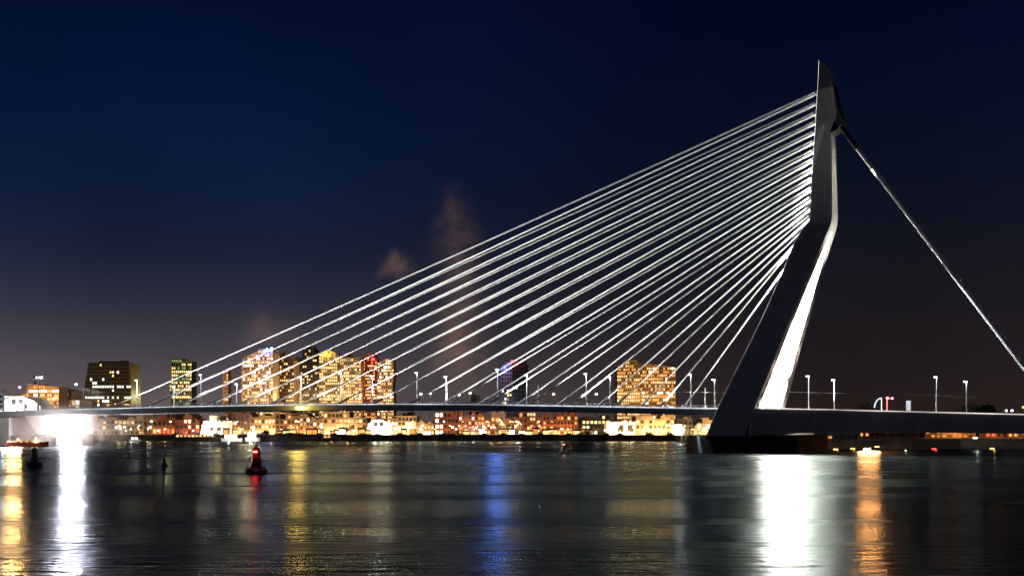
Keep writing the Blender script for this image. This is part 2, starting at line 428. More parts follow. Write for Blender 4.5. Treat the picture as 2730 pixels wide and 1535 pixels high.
# pier under the pylon: hexagonal concrete island
s_a = hit(1866, 1200, -25)[0]; s_b = hit(2126, 1200, -25)[0]
pts = [(s_a, -25), (s_a+9, -12), (s_a+9, 12), (s_a, 25), (s_b, 25), (s_b-5, 0), (s_b, -25)]
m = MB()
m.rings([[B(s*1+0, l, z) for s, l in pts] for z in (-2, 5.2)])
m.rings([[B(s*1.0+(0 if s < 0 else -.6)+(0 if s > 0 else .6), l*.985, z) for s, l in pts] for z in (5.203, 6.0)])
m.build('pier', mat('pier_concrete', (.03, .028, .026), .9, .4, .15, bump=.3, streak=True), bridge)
m = MB()
a0 = B(*[hit(1860, 1157, -26)[0], -26, 6.6]); a1 = B(*[hit(1868, 1205, -26)[0], -26, -.5])
m.prism([a0+Vector((-.35, 0, 0)), a0+Vector((.35, 0, 0)), a1+Vector((.8, 0, 0)), a1+Vector((-.5, 0, 0))], [p+V*1.2 for p in (a0+Vector((-.35, 0, 0)), a0+Vector((.35, 0, 0)), a1+Vector((.8, 0, 0)), a1+Vector((-.5, 0, 0)))])
m.build('fender', mat('fender_white', (.75, .78, .8), .5, .2, .8), bridge)
spot('lamp_light', a0+Vector((-3.5, -5, 3)), (a0+a1)/2, (.75, .88, 1), 900, 50, .6, .1)  # lamp without housing, added to light the fender

# pylon flood lights standing on the deck
flood_me = None
def floodlight(loc, aim, label, group, power, ang, col=WHT, size=1.0, r=.4):
    e = empty('floodlight', loc, label, 'floodlight', group)
    aim = Vector(aim); loc = Vector(loc); c = loc+Vector((0, 0, .9*size)); d = (aim-c).normalized()
    sd = d.cross(Vector((0, 0, 1))).normalized(); up = sd.cross(d)
    m = MB(); m.box(loc+Vector((0, 0, .1)), (.7*size, .7*size, .2)); m.box(loc+Vector((0, 0, .45*size)), (.12, .12, .7*size))
    m.build('bracket', darksteel, e)
    m = MB(); m.box(c, (.9*size, .5*size, .7*size), ax=(sd, d, up)); m.build('housing', darksteel, e)
    m = MB(); m.box(c+d*(.26*size), (.8*size, .03, .6*size), ax=(sd, d, up)); m.build('lens', emi('flood_lens', (1, .96, .9), 6), e)
    l = spot('lamp_light', c+d*(.5*size), aim, col, power, ang, .5, r, e)
    return e
fl = [(-2, -8, 69, 18, 2.4e7, 22), (-4, -12, 52, 24, 2.2e7, 30), (-9, -12, 36, 30, 2.0e7, 36), (-8, 2, 20, 34, 3.6e6, 80)]
wd = ['nearest the pylon', 'second behind the pylon', 'third behind the pylon', 'farthest behind the pylon']
for i, (s, l, za, _, pw, an) in enumerate(fl):
    lf = interp(LZ, za)-T(za)
    sm = (interp(FT, za)+interp(BT, za))/2
    floodlight(B(s+0, l, dz(s)-.1), B(sm, lf, za), 'dark box floodlight on the deck aimed at the far pylon leg, '+wd[i], 'pylon floodlights on the deck', pw, an)
# cable projectors along the near and far deck edge
for k in range(10):
    s = s1-4+k*(s16-s1+6)/9
    for sg, pw in ((-1, 1.0), (1, .5)):
        loc = B(s, sg*14.0, dz(s)+.02)
        rise = 30+ (1-k/9)*60
        aim = loc + U*(rise*.22) + Vector((0, 0, rise)) - V*(sg*rise*.10)
        P = 3.2e4*(.9+.7*(1-k/9)**1.1)*pw*(.35 if k == 0 else 1)
        floodlight(loc, aim, 'small cable floodlight on the %s deck edge, number-free place %d' % ('near' if sg < 0 else 'far', k), 'cable floodlights along the deck', P, 112, (1, .97, .94), .6)
ords = ['first', 'second', 'third', 'fourth', 'fifth', 'sixth', 'seventh', 'eighth', 'ninth', 'tenth', 'eleventh', 'twelfth', 'thirteenth', 'fourteenth', 'fifteenth', 'sixteenth', 'seventeenth', 'eighteenth']
for o in bpy.data.objects:
    lb = o.get('label', '')
    if 'number-free place' in lb:
        a, k = lb.split(', number-free place '); o['label'] = a+', '+ords[int(k)]+' counting leftwards from the pylon'
# added mast with projectors at the left bridge end, to light the cables evenly
mb = B(332, -9.6, dz(332)); mt_ = B(332, -9.6, 31)
e = empty('floodlight_mast', mb, 'tall mast with projectors added to light the cables, at the far left of the bridge', 'floodlight')
m = MB(); m.tube(mb, mt_, .45, .3, n=10); m.box(mt_, (5, .4, .4)); m.build('mast', galv, e)
for q, (as_, az, pw, an) in enumerate([(18, 112, 1.35e7, 17), (45, 80, 1.25e7, 21), (90, 64, 8.0e6, 27), (150, 46, 2.2e6, 42)]):
    c = mt_+Vector((-1.8+q*1.2, 0, .6)); aim = B(as_, -5, az); d = (aim-c).normalized()
    m = MB(); m.tube(c-d*.4, c+d*.4, .35, .5, n=10); h_ = m.build('lamp_housing', darksteel, e)
    spot('lamp_light', c+d*.8, aim, (.97, .98, 1), pw*1.15, an, 1, .8, e)
# light on the back stay, standing on the girder
floodlight(B(-34, -16, dz(-34)+.5), bs_hi.lerp(bs_lo, .30), 'box floodlight at the back stay aimed at its upper third', None, 7e4, 40, (.9, .95, 1), .8)
floodlight(B(-64, -16, dz(-64)+.5), bs_hi.lerp(bs_lo, .62), 'box floodlight at the back stay aimed at its lower half', None, 1.2e4, 60, (.8, .9, 1), .8)
# warm light that catches the back of the pylon top part
floodlight(B(-46, 10, dz(-46)+.2), B(interp(BT, 98), 0, 98), 'small floodlight behind the pylon aimed at the back of its upper mast', None, 4.5e5, 22, (1, .97, .85), .6)
floodlight(B(-50, 19, dz(-50)+.2), B(interp(BT, 45), 14, 45), 'small floodlight behind the pylon aimed at the back of its far leg', None, 5e5, 40, (1, .85, .72), .6)

# ------------------------------------------------------------------ lamp posts on the bridge
postm = mat('post_paint', (.72, .73, .74), .4, .08, 1)
headm = emi('lamp_head_white', (.85, .92, 1), 14)
def lamp_post(loc, h, label, group, head=headm, col=COOL, power=900, arm=U, armlen=.9, r=.24, lit=True, name='lamp_post'):
    e = empty(name, loc, label, 'lamp post', group); loc = Vector(loc)
    m = MB(); m.tube(loc, loc+Vector((0, 0, .8)), r*1.5, n=10); m.tube(loc+Vector((0, 0, .8)), loc+Vector((0, 0, h)), r, r*.65, n=10)
    m.build('pole', postm, e, smooth=True)
    m = MB(); m.tube(loc+Vector((0, 0, h-.1))-arm*armlen*.4, loc+Vector((0, 0, h))+arm*armlen*.5, .09, n=6); m.build('arm', postm, e)
    m = MB(); c = loc+Vector((0, 0, h+.02))+arm*armlen*.45
    m.box(c+Vector((0, 0, .12)), (1.0, .45, .14), ax=(arm, arm.cross(Vector((0, 0, 1))), Vector((0, 0, 1)))); m.build('lamp_head', darksteel, e)
    if lit:
        m = MB(); m.box(c-Vector((0, 0, .10)), (1.05, .55, .28), ax=(arm, arm.cross(Vector((0, 0, 1))), Vector((0, 0, 1)))); m.build('lens', head, e)
        point('lamp_light', c-Vector((0, 0, .8))-V*.8, col, power, .25, e)
    return e
nearx = [(365, 1012), (465, 1030), (632, 1022), (803, 1004), (993, 1001), (1190, 1003), (1405, 998), (1627, 1003), (1905, 1010), (2224, 1011), (2577, 1015)]
farx = [(536, 998), (710, 1000), (909, 993), (1112, 992), (1327, 983), (1563, 995), (1842, 997), (2156, 1001), (2497, 1003)]
for nm_, lst, l in (('near', nearx, -13.2), ('far', farx, 13.2)):
    for i, (x, y) in enumerate(lst):
        s, z = hit(x, y, l); h = max(7.5, z-dz(s))
        lb = 'white lit lamp post on the %s side of the deck, %s from the left' % (nm_, ords[i])
        if x == 1327: lb = 'lamp post with a glaring blue-white head, just left of the near-black tower'
        blue = (x == 1327)
        lamp_post(B(s, l, dz(s)-.15), h, lb, 'lamp posts on the bridge deck', head=emi('lamp_head_blue', (.30, .42, 1), 30) if blue else headm, col=(.25, .4, 1) if blue else COOL, power=3500 if blue else 220)
# tram wire masts
for i, (x, y) in enumerate([(1880, 1033), (1435, 1025)]):
    s, z = hit(x, y, 0); loc = B(s, 0, dz(s)-.1)
    e = empty('tram_wire_mast', loc, ['short tram wire mast between the last lamp posts before the pylon', 'short tram wire mast in mid-deck right of the dark tower'][i], 'mast', 'tram wire masts')
    m = MB(); m.tube(loc, loc+Vector((0, 0, z-dz(s))), .16, .12, n=8); m.build('pole', postm, e)
    m = MB(); m.tube(loc+Vector((0, 0, 6.0))-V*4, loc+Vector((0, 0, 6.0))+V*4, .07, n=6); m.build('crossarm', postm, e)
def wire(name, pts, r, label):
    m = MB()
    for a, b_ in zip(pts, pts[1:]): m.tube(a, b_, r, n=5)
    o = m.build(name, galv); return tag(o, label, 'wire')
wire('tram_wire', [B(hit(x, y, 0)[0], 0, hit(x, y, 0)[1]) for x, y in ((1770, 1046), (1844, 1044.5), (1880, 1045), (1925, 1047), (2100, 1044), (2160, 1046), (2260, 1048))], .06, 'thin overhead tram wire strung past the pylon above the deck')
wire('tram_wire', [B(hit(x, y, 3)[0], 3, hit(x, y, 3)[1]) for x, y in ((2410, 1052), (2455, 1052), (2500, 1054), (2570, 1057), (2612, 1059))], .09, 'thin overhead wire above the right-hand deck behind the last two lamp posts')

# ------------------------------------------------------------------ buildings
WIN = {'w': emi('win_warm', (1, .60, .25), 1.5, .6, .3), 'y': emi('win_yellow', (1, .70, .26), 2.0, .6, .3), 'c': emi('win_cool', (.9, 1, .85), 2.0, .5, .3),
       'o': emi('win_orange', (1, .38, .08), 1.3, .6, .3), 'h': emi('win_bright', (1, .88, .68), 5.0, .5, .3), 'g': emi('win_green', (.55, .9, .35), .5, .5, .3), 'r': emi('win_red', (1, .08, .05), 1.6, .4, .3)}
glass = mat('dark_glass', (.03, .032, .035), .15, .3, .5)
WALL = {'beige': mat('wall_beige', (.32, .22, .14), .85, .25, .08, bump=.2), 'brown': mat('wall_brown', (.22, .15, .10), .85, .3, .08), 'brick': mat('wall_brick', (.24, .085, .05), .9, .35, .12, bump=.2),
        'grey': mat('wall_grey', (.26, .26, .25), .8, .3, .07), 'dark': mat('wall_dark', (.045, .045, .055), .5, .3, .07), 'white': mat('wall_white', (.72, .70, .66), .7, .15, .1),
        'olive': mat('wall_olive', (.17, .15, .09), .5, .3, .1), 'sand': mat('wall_sand', (.32, .23, .13), .85, .25, .1)}
def inside(poly, x, y):
    c = False; n = len(poly)
    for i in range(n):
        x1, y1 = poly[i]; x2, y2 = poly[(i+1) % n]
        if (y1 > y) != (y2 > y) and x < (x2-x1)*(y-y1)/(y2-y1)+x1: c = not c
    return c
def building(name, label, poly, Y, wall, fl, bay, lit, pal, depth=26, cat='building', wfrac=(.62, .55), roof=True, ledge=True, yb=None, glow=None, nparts=60, plant=True, seed=0, cont=0):
    """poly: outline of the front seen in the photo (pixels, y down), set at its own distance Y and extruded to its real depth."""
    rnd = random.Random(hash(name+label) % 1000+seed) if False else random.Random(len(label)*31+int(poly[0][0])+seed)
    P = [at(x, y, Y) for x, y in poly]
    xs = [p.x for p in P]; x0, x1 = min(xs), max(xs); zt = max(p.z for p in P)
    e = empty(name, (round((x0+x1)/2, 2), Y, GZ), label, cat)
    W = WALL[wall]
    pl = [(p.x, max(p.z, GZ-.5) if False else p.z) for p in P]
    # put the bottom on the ground
    zmin = min(p.z for p in P)
    pl = [(x, GZ if z < zmin+.05 else z) for x, z in pl]
    m = MB(); m.prism([(x, Y, z) for x, z in pl], [(x, Y+depth, z) for x, z in pl])
    # piers and ledges give the facade relief
    H = zt-GZ; nf = max(1, int(round(H/fl))); nb = max(1, int(round((x1-x0)/bay)))
    fh, bw = H/nf, (x1-x0)/nb
    if ledge:
        for j in range(1, nf):
            z = GZ+j*fh; seg = [x0+(x1-x0)*k/60 for k in range(61) if inside(pl, x0+(x1-x0)*k/60, z)]
            if len(seg) > 2: m.box(((seg[0]+seg[-1])/2, Y-.10, z), (seg[-1]-seg[0]-.1, .30, .35))
        for k in range(1, nb):
            x = x0+k*bw; zz = GZ
            while zz < zt and inside(pl, x, zz+.6+.5): zz += .5
            if zz > GZ+fh: m.box((x, Y-.05, (GZ+zz)/2), (.45, .22, zz-GZ-.1))
    wo = m.build('wall', W, e)
    if roof:
        top = [(x, z) for x, z in pl if z > zt-1.0]
        tx0, tx1 = min(x for x, z in top), max(x for x, z in top)
        if tx1-tx0 > 6:
            m = MB(); m.box(((tx0+tx1)/2, Y+depth/2, zt+.35), (tx1-tx0+.6, depth+.6, .7))
            if plant:
                for q in range(rnd.randint(1, 3)):
                    ww = (tx1-tx0)*rnd.uniform(.12, .3); hh = rnd.uniform(1.5, 3.2)
                    m.box((rnd.uniform(tx0+ww*.6, tx1-ww*.6), Y+depth*.4, zt+.7+hh/2), (ww, depth*.3, hh))
                m.tube((rnd.uniform(tx0+2, tx1-2), Y+depth*.3, zt+.7), (rnd.uniform(tx0+2, tx1-2), Y+depth*.3, zt+5.5), .12, .06, n=5)
            m.build('roof', W, e)
    # windows
    ww, wh = bw*wfrac[0], fh*wfrac[1]
    wp = MB(); wp.box((0, 0, 0), (ww, .16, wh)); meshes = {}
    keys = list(pal.keys()); wts = [pal[k] for k in keys]
    rest = MB(); mats = [glass]+[WIN[k] for k in keys]; cnt = 0; cells = []
    run = None
    for j in range(nf):
        rowlit = rnd.random() < cont
        rk = rnd.choices(keys, wts)[0]
        for k in range(nb):
            cx, cz = x0+(k+.5)*bw, GZ+(j+.5)*fh
            if not (inside(pl, cx-ww*.5, cz+wh*.6) and inside(pl, cx+ww*.5, cz+wh*.6) and inside(pl, cx-ww*.5, cz-wh*.5)): continue
            pr = lit*(1.7 if j == 0 else 1)
            if run and rnd.random() < .35: key = run
            else: key = rnd.choices(keys, wts)[0] if rnd.random() < pr else None
            if rowlit and rnd.random() < .8: key = rk
            run = key
            cells.append((cx, cz, key))
    rnd.shuffle(cells); cells.sort(key=lambda c: c[2] is None)
    for cx, cz, key in cells:
        if cnt < nparts:
            if key not in meshes: meshes[key] = wp.mesh('window', [WIN[key]] if key else [glass])
            rep(meshes[key], 'window', (cx-e.location.x, -.09, cz-GZ), e); cnt += 1
        else:
            rest.box((cx, Y-.09, cz), (ww, .16, wh), m=(keys.index(key)+1 if key else 0))
    if rest.v: tag(rest.build('window', mats, e), kind='stuff')
    # light that the streets and floodlamps throw on the facade
    if glow:
        for (gx, gy, dist, pw, col) in glow:
            p = at(gx, gy, Y); zz = max(p.z, GZ+1.5)
            point('street_light', (p.x, Y-dist, zz), col, pw, .8)
    return e
def rect(x0, x1, yt, yb=1162): return [(x0, yb), (x1, yb), (x1, yt), (x0, yt)]
def gl_row(x0, x1, y, n, dist, pw, col):
    if dist < 17 and y > 1100:      # lamps standing close in front of the quayside fronts
        rn = random.Random(int(x0)); n2 = n*2
        return [(x0+(x1-x0)*(k+rn.uniform(.25, .75))/n2, rn.uniform(1146, 1157), dist*rn.uniform(.4, .7), pw*rn.choice([.06, .12, .24, .50]), col) for k in range(n2)]
    return [(x0+(x1-x0)*(k+.5)/n, y, dist, pw*.30, col) for k in range(n)]
Yw = 806
PK = (1, .80, .66)
# --- row along the far quay (left to right)
BL = [
 ('waterfront_building', 'hazy grey glass-fronted block right of the glaring white floodlight', rect(262, 380, 1108), Yw, 'grey', 3.6, 3.4, .12, {'w': 3, 'c': 1}, gl_row(262, 380, 1140, 2, 14, 7e3, WARM), {}),
 ('warehouse', 'dark warehouse bay with tall arched door, beside the hazy glass block', rect(381, 419, 1104), Yw+4, 'brown', 5, 4, .2, {'o': 2, 'w': 1}, gl_row(381, 419, 1150, 1, 7, 2.5e3, SOD), {}),
 ('warehouse', 'brown warehouse with one glowing round-arched window', rect(420, 467, 1102), Yw+4, 'brick', 5, 4, .15, {'o': 2, 'r': 1}, gl_row(420, 467, 1140, 1, 8, 4e3, SOD), {}),
 ('brick_building', 'dark red brick block with a few yellow and white windows above the dark barge', rect(468, 532, 1104), Yw, 'brick', 4.2, 3.6, .22, {'y': 2, 'h': 1, 'r': 1}, gl_row(468, 532, 1150, 2, 6, 1.6e3, (1, .3, .15)), {}),
 ('exhibition_hall', 'pink-white floodlit hall facade, the brightest block between red brick and the buoy', rect(533, 612, 1111), Yw-6, 'white', 8, 6, .25, {'h': 3}, gl_row(533, 612, 1140, 2, 9, 1.1e4, PK), {}),
 ('waterfront_building', 'brown block with orange windows directly behind the red buoy', rect(613, 668, 1103), Yw+2, 'brown', 3.8, 3.2, .5, {'o': 3, 'w': 2, 'h': 1}, gl_row(613, 668, 1150, 2, 8, 7e3, SOD), {}),
 ('waterfront_building', 'long block with a continuous yellow lit storey, behind the riverside bushes', rect(669, 734, 1108), Yw+6, 'sand', 4, 3, .45, {'y': 3, 'w': 2}, gl_row(669, 734, 1140, 2, 8, 1.1e4, WARM), {'cont': .35}),
 ('waterfront_building', 'dim brown block under the yellow lamp of the bridge deck', rect(735, 798, 1104), Yw+2, 'brown', 3.6, 3.2, .4, {'o': 3, 'w': 2}, gl_row(735, 798, 1150, 2, 8, 8e3, SOD), {}),
 ('waterfront_building', 'orange-lit block with many small windows right of the yellow deck lamp', rect(799, 862, 1101), Yw, 'beige', 3.4, 3, .5, {'w': 3, 'o': 2, 'h': 1}, gl_row(799, 862, 1140, 2, 9, 1.6e4, WARM), {'cont': .2}),
 ('waterfront_building', 'stepped sandy block with glowing shop row, left of the white pavilion', [(863, 1162), (977, 1162), (977, 1112), (930, 1112), (930, 1100), (863, 1100)], Yw+2, 'sand', 3.6, 3.2, .45, {'w': 3, 'y': 1, 'o': 2}, gl_row(863, 977, 1148, 3, 8, 1.1e4, WARM), {'cont': .15}),
 ('pavilion', 'overexposed white quayside pavilion with curved left end', [(978, 1162), (1040, 1162), (1040, 1126), (1020, 1121), (992, 1122), (981, 1130)], Yw-10, 'white', 6, 5, .6, {'h': 1}, gl_row(978, 1040, 1150, 2, 8, 3.8e4, (1, .85, .6)), {}),
 ('waterfront_building', 'wide low block with pale lit front right of the white pavilion', rect(1041, 1110, 1115), Yw, 'sand', 3.6, 3.3, .5, {'w': 3, 'h': 1}, gl_row(1041, 1110, 1150, 2, 8, 1.5e4, WARM), {'cont': .3}),
 ('waterfront_building', 'narrow sandy block whose ground floor shines, next to the dark red houses', rect(1111, 1158, 1119), Yw+2, 'beige', 3.4, 3, .4, {'w': 2, 'h': 1}, gl_row(1111, 1158, 1152, 1, 8, 1.2e4, WARM), {}),
 ('stair_tower', 'slim red tower with a vertical line of white lamps', rect(1160, 1182, 1098), Yw-2, 'brick', 4, 3.2, .55, {'h': 2, 'w': 1}, gl_row(1160, 1182, 1152, 1, 7, 3e3, SOD), {}),
 ('brick_building', 'unlit dark brick block between the slim red tower and the window-filled one', rect(1183, 1222, 1099), Yw+2, 'brick', 4, 3.4, .06, {'o': 1}, gl_row(1183, 1222, 1156, 1, 6, 1.5e3, SOD), {}),
 ('brick_building', 'red brick block with rows of small lit windows left below the blue lamp', rect(1223, 1308, 1103), Yw, 'brick', 3.2, 2.8, .55, {'o': 3, 'w': 2, 'c': 1}, gl_row(1223, 1308, 1150, 3, 7, 4.5e3, SOD), {}),
 ('brick_building', 'dark orange-brown block behind the dim round tree', rect(1309, 1362, 1100), Yw+3, 'brown', 4, 3.4, .12, {'o': 2}, gl_row(1309, 1362, 1150, 1, 8, 5e3, SOD), {}),
 ('brick_building', 'dark block with two leaning lit quay cranes in front', rect(1363, 1404, 1098), Yw+3, 'brick', 4, 3.2, .1, {'o': 2}, gl_row(1363, 1404, 1152, 1, 8, 4e3, SOD), {}),
 ('brick_building', 'block with a tall column of paired white windows', rect(1405, 1428, 1098), Yw, 'brick', 3.4, 2.6, .7, {'y': 2, 'w': 2}, gl_row(1405, 1428, 1152, 1, 7, 3e3, SOD), {}),
 ('brick_building', 'long brown-red block above a row of bright orange quay lamps', rect(1429, 1540, 1102), Yw+2, 'brick', 3.8, 3.0, .28, {'o': 3, 'y': 1}, gl_row(1429, 1540, 1150, 4, 7, 5.5e3, SOD), {}),
 ('office_building', 'dark office block with teal and yellow window strips left of the glowing pavilion', rect(1541, 1625, 1105), Yw+8, 'dark', 3.6, 3.4, .28, {'c': 2, 'y': 1, 'g': 1}, gl_row(1541, 1625, 1156, 2, 7, 2.5e3, SOD), {'cont': .2}),
 ('pavilion', 'glowing cream low pavilion left of the big yellow floodlit block', rect(1617, 1694, 1124), Yw-12, 'white', 9, 8, .1, {'h': 1}, gl_row(1617, 1694, 1148, 2, 9, 2.6e4, (1, .74, .34)), {'roof': False}),
 ('waterfront_building', 'big yellow floodlit block with a row of small dark windows at its top', rect(1695, 1798, 1106), Yw-2, 'sand', 4.2, 3.6, .12, {'y': 1, 'h': 1}, gl_row(1695, 1798, 1150, 3, 8, 1.9e4, (1, .62, .22)), {}),
 ('kiosk', 'small overexposed white kiosk at the right end of the yellow floodlit block', rect(1796, 1818, 1131), Yw-14, 'white', 6, 5, .8, {'h': 1}, gl_row(1796, 1818, 1148, 1, 6, 2.4e4, (.95, .9, 1)), {'roof': False}),
 ('waterfront_building', 'dim olive-brown block right of the white kiosk', rect(1799, 1846, 1109), Yw+4, 'olive', 3.8, 3.4, .25, {'y': 1, 'o': 1}, gl_row(1799, 1846, 1150, 1, 8, 8e3, WARM), {}),
 ('waterfront_building', 'yellow-lit block whose right end runs behind the pylon foot', rect(1847, 1905, 1113), Yw, 'sand', 4, 3.6, .4, {'y': 2, 'w': 2, 'h': 1}, gl_row(1847, 1905, 1148, 2, 8, 1.0e4, (1, .62, .24)), {'cont': .2}),
 ('quayside_house', 'low dark house just right of the left bridge pier', rect(215, 261, 1122), Yw, 'grey', 4, 3.6, .2, {'w': 1}, [], {}),
 # --- towers and blocks behind, seen above the deck
 ('office_tower', 'dark slab tower with a brown roof storey, left of the first lamp post', [(220, 1100), (350, 1100), (349, 1030), (347, 985), (345, 969), (235, 968), (233, 986), (225, 1030)], 1150, 'olive', 3.9, 4.0, .08, {'y': 2, 'h': 1, 'c': 1}, [(285, 1075, 60, 1.3e4, WARM), (240, 1075, 50, 8e3, WARM)], {'cont': .08, 'depth': 30}),
 ('round_tower', 'slim tower with bright yellow bands beside the uppermost cable', [(455, 1100), (508, 1100), (511, 1045), (510, 1000), (511, 962), (484, 958), (456, 957), (457, 1000), (452, 1020)], 1250, 'olive', 4.2, 3.6, .34, {'y': 4, 'g': 2}, [(480, 1060, 50, 3e4, (1, .8, .3))], {'cont': .4, 'depth': 20, 'plant': False}),
 ('narrow_tower', 'very narrow beige tower standing between the slim yellow tower and the tall beige one', [(592, 1100), (609, 1100), (608, 990), (602, 987), (595, 990)], 1200, 'beige', 3.8, 3.2, .25, {'w': 1}, [(600, 1050, 30, 3e4, WARM)], {'depth': 14, 'plant': False}),
 ('apartment_tower', 'tall beige floodlit tower crowned by small blue lights', [(642, 1100), (728, 1100), (727, 1000), (727, 936), (716, 933), (690, 934), (668, 944), (645, 956)], 1050, 'beige', 3.4, 3.3, .42, {'w': 4, 'h': 2, 'o': 1}, gl_row(642, 728, 1060, 3, 34, 4.5e4, (1, .66, .36))+[(685, 1000, 40, 4e4, (1, .66, .36))], {'cont': .1, 'depth': 28}),
 ('apartment_tower', 'brown tower with a rounded right shoulder right of the blue-topped tower', [(729, 1100), (784, 1100), (784, 960), (776, 951), (760, 947), (729, 948)], 1090, 'brown', 3.4, 3.2, .36, {'w': 3, 'o': 2, 'y': 1}, gl_row(729, 784, 1060, 2, 30, 3.8e4, (1, .62, .30)), {'depth': 28}),
 ('apartment_tower', 'dim stepped tower, darkest of the central cluster', [(785, 1100), (850, 1100), (850, 942), (838, 942), (838, 931), (806, 931), (806, 952), (785, 952)], 1180, 'dark', 3.6, 3.4, .2, {'w': 3, 'y': 1}, gl_row(785, 850, 1050, 2, 30, 5e4, WARM), {'depth': 28}),
 ('domed_tower', 'broad tower with a low yellowish dome, right of the dim stepped one', [(851, 1100), (905, 1100), (905, 950), (895, 940), (878, 934), (862, 936), (851, 944)], 1120, 'sand', 3.4, 3.2, .36, {'w': 3, 'y': 2}, gl_row(851, 905, 1056, 2, 30, 4e4, (1, .72, .34)), {'depth': 26, 'plant': False}),
 ('apartment_block', 'wide flat-topped lit block left of the red roof light', [(906, 1100), (962, 1100), (962, 958), (930, 955), (906, 955)], 1100, 'beige', 3.3, 3.1, .40, {'w': 3, 'y': 2, 'g': 1}, gl_row(906, 962, 1060, 2, 30, 4e4, WARM), {'depth': 26, 'cont': .12}),
 ('red_domed_tower', 'tower under a dark red dome with a red light', [(963, 1100), (1005, 1100), (1005, 958), (998, 948), (988, 945), (972, 948), (963, 956)], 1130, 'brick', 3.4, 3.2, .34, {'w': 3, 'o': 1}, gl_row(963, 1005, 1056, 2, 30, 3.5e4, (1, .45, .22)), {'depth': 24, 'plant': False}),
 ('curved_tower', 'beige lit tower with a curved right edge, last of the central cluster', [(1006, 1100), (1049, 1100), (1050, 1060), (1046, 1035), (1050, 1000), (1048, 958), (1030, 956), (1006, 966)], 1080, 'beige', 3.4, 3.1, .45, {'w': 4, 'h': 1, 'y': 1}, gl_row(1006, 1049, 1056, 2, 28, 3.8e4, WARM), {'depth': 26}),
 ('dark_tower', 'near-black tower with a red-lit top corner right of the blue lamp', [(1366, 1100), (1410, 1100), (1409, 975), (1403, 967), (1366, 965)], 1000, 'dark', 3.8, 3.8, .02, {'c': 1}, [], {'depth': 26}),
 ('office_tower', 'grey narrow tower standing against the left side of the near-black one', [(1337, 1100), (1365, 1100), (1365, 962), (1350, 968), (1337, 978)], 1010, 'grey', 3.8, 3.6, .15, {'c': 2, 'y': 1}, [(1350, 1065, 25, 3e3, (.8, .85, 1))], {'depth': 22, 'plant': False}),
 ('apartment_tower', 'orange-lit tower with a stepped cap, left half of the pair before the pylon', [(1645, 1100), (1706, 1100), (1706, 972), (1696, 962), (1667, 962), (1664, 971), (1646, 974)], 1000, 'sand', 3.3, 3.0, .42, {'w': 4, 'o': 2}, gl_row(1645, 1706, 1058, 2, 28, 3.2e4, (1, .6, .25)), {'cont': .08, 'depth': 26}),
 ('apartment_block', 'broad orange block with a rust-red roof edge, right half of the pair before the pylon', [(1707, 1100), (1801, 1100), (1801, 979), (1760, 972), (1707, 968)], 1010, 'sand', 3.3, 3.0, .42, {'w': 4, 'o': 3, 'h': 1}, gl_row(1707, 1801, 1058, 3, 28, 3.0e4, (1, .52, .18)), {'cont': .1, 'depth': 26}),
 ('white_building', 'overexposed white block above the deck at the far left', [(10, 1110), (64, 1110), (64, 1059), (13, 1062)], 860, 'white', 7, 6, .1, {'h': 1}, gl_row(5, 64, 1080, 2, 20, 9e4, (1, .95, .95)), {'plant': False}),
 ('white_building', 'lower white block with a sloping roof line next to the overexposed one', [(65, 1110), (110, 1110), (108, 1082), (88, 1066), (65, 1058)], 862, 'white', 5, 4, .35, {'h': 1, 'r': 1}, gl_row(65, 110, 1080, 1, 16, 5e4, (1, .9, .95)), {'plant': False}),
 ('terraced_building', 'tiered building with bright orange storeys behind the white blocks', [(58, 1100), (157, 1100), (157, 1031), (100, 1026), (74, 1029), (70, 1048), (58, 1051)], 980, 'sand', 3.8, 3.2, .6, {'o': 2, 'w': 3, 'h': 1}, gl_row(58, 157, 1060, 3, 18, 4.5e4, (1, .55, .24)), {'cont': .8, 'depth': 24}),
 ('apartment_block', 'dim brown block with a stepped top, right of the orange tiers', [(158, 1100), (190, 1100), (190, 1040), (176, 1036), (158, 1038)], 1000, 'brown', 3.6, 3.2, .3, {'o': 2, 'w': 1}, gl_row(158, 190, 1060, 1, 20, 2.4e4, (1, .5, .25)), {}),
 ('quayside_house', 'white-lit low block with broken window rows by the small lamp mast', rect(191, 212, 1066, 1100), 900, 'white', 4, 3.4, .5, {'h': 1, 'w': 1}, gl_row(191, 212, 1075, 1, 12, 1.2e4, WHT), {'plant': False}),
 ('grey_tower', 'sliver of a grey-blue tower at the left picture edge', rect(-40, 9, 1050, 1110), 900, 'grey', 4, 4, .2, {'c': 1}, [(0, 1080, 20, 9e3, (.7, .8, 1))], {}),
]
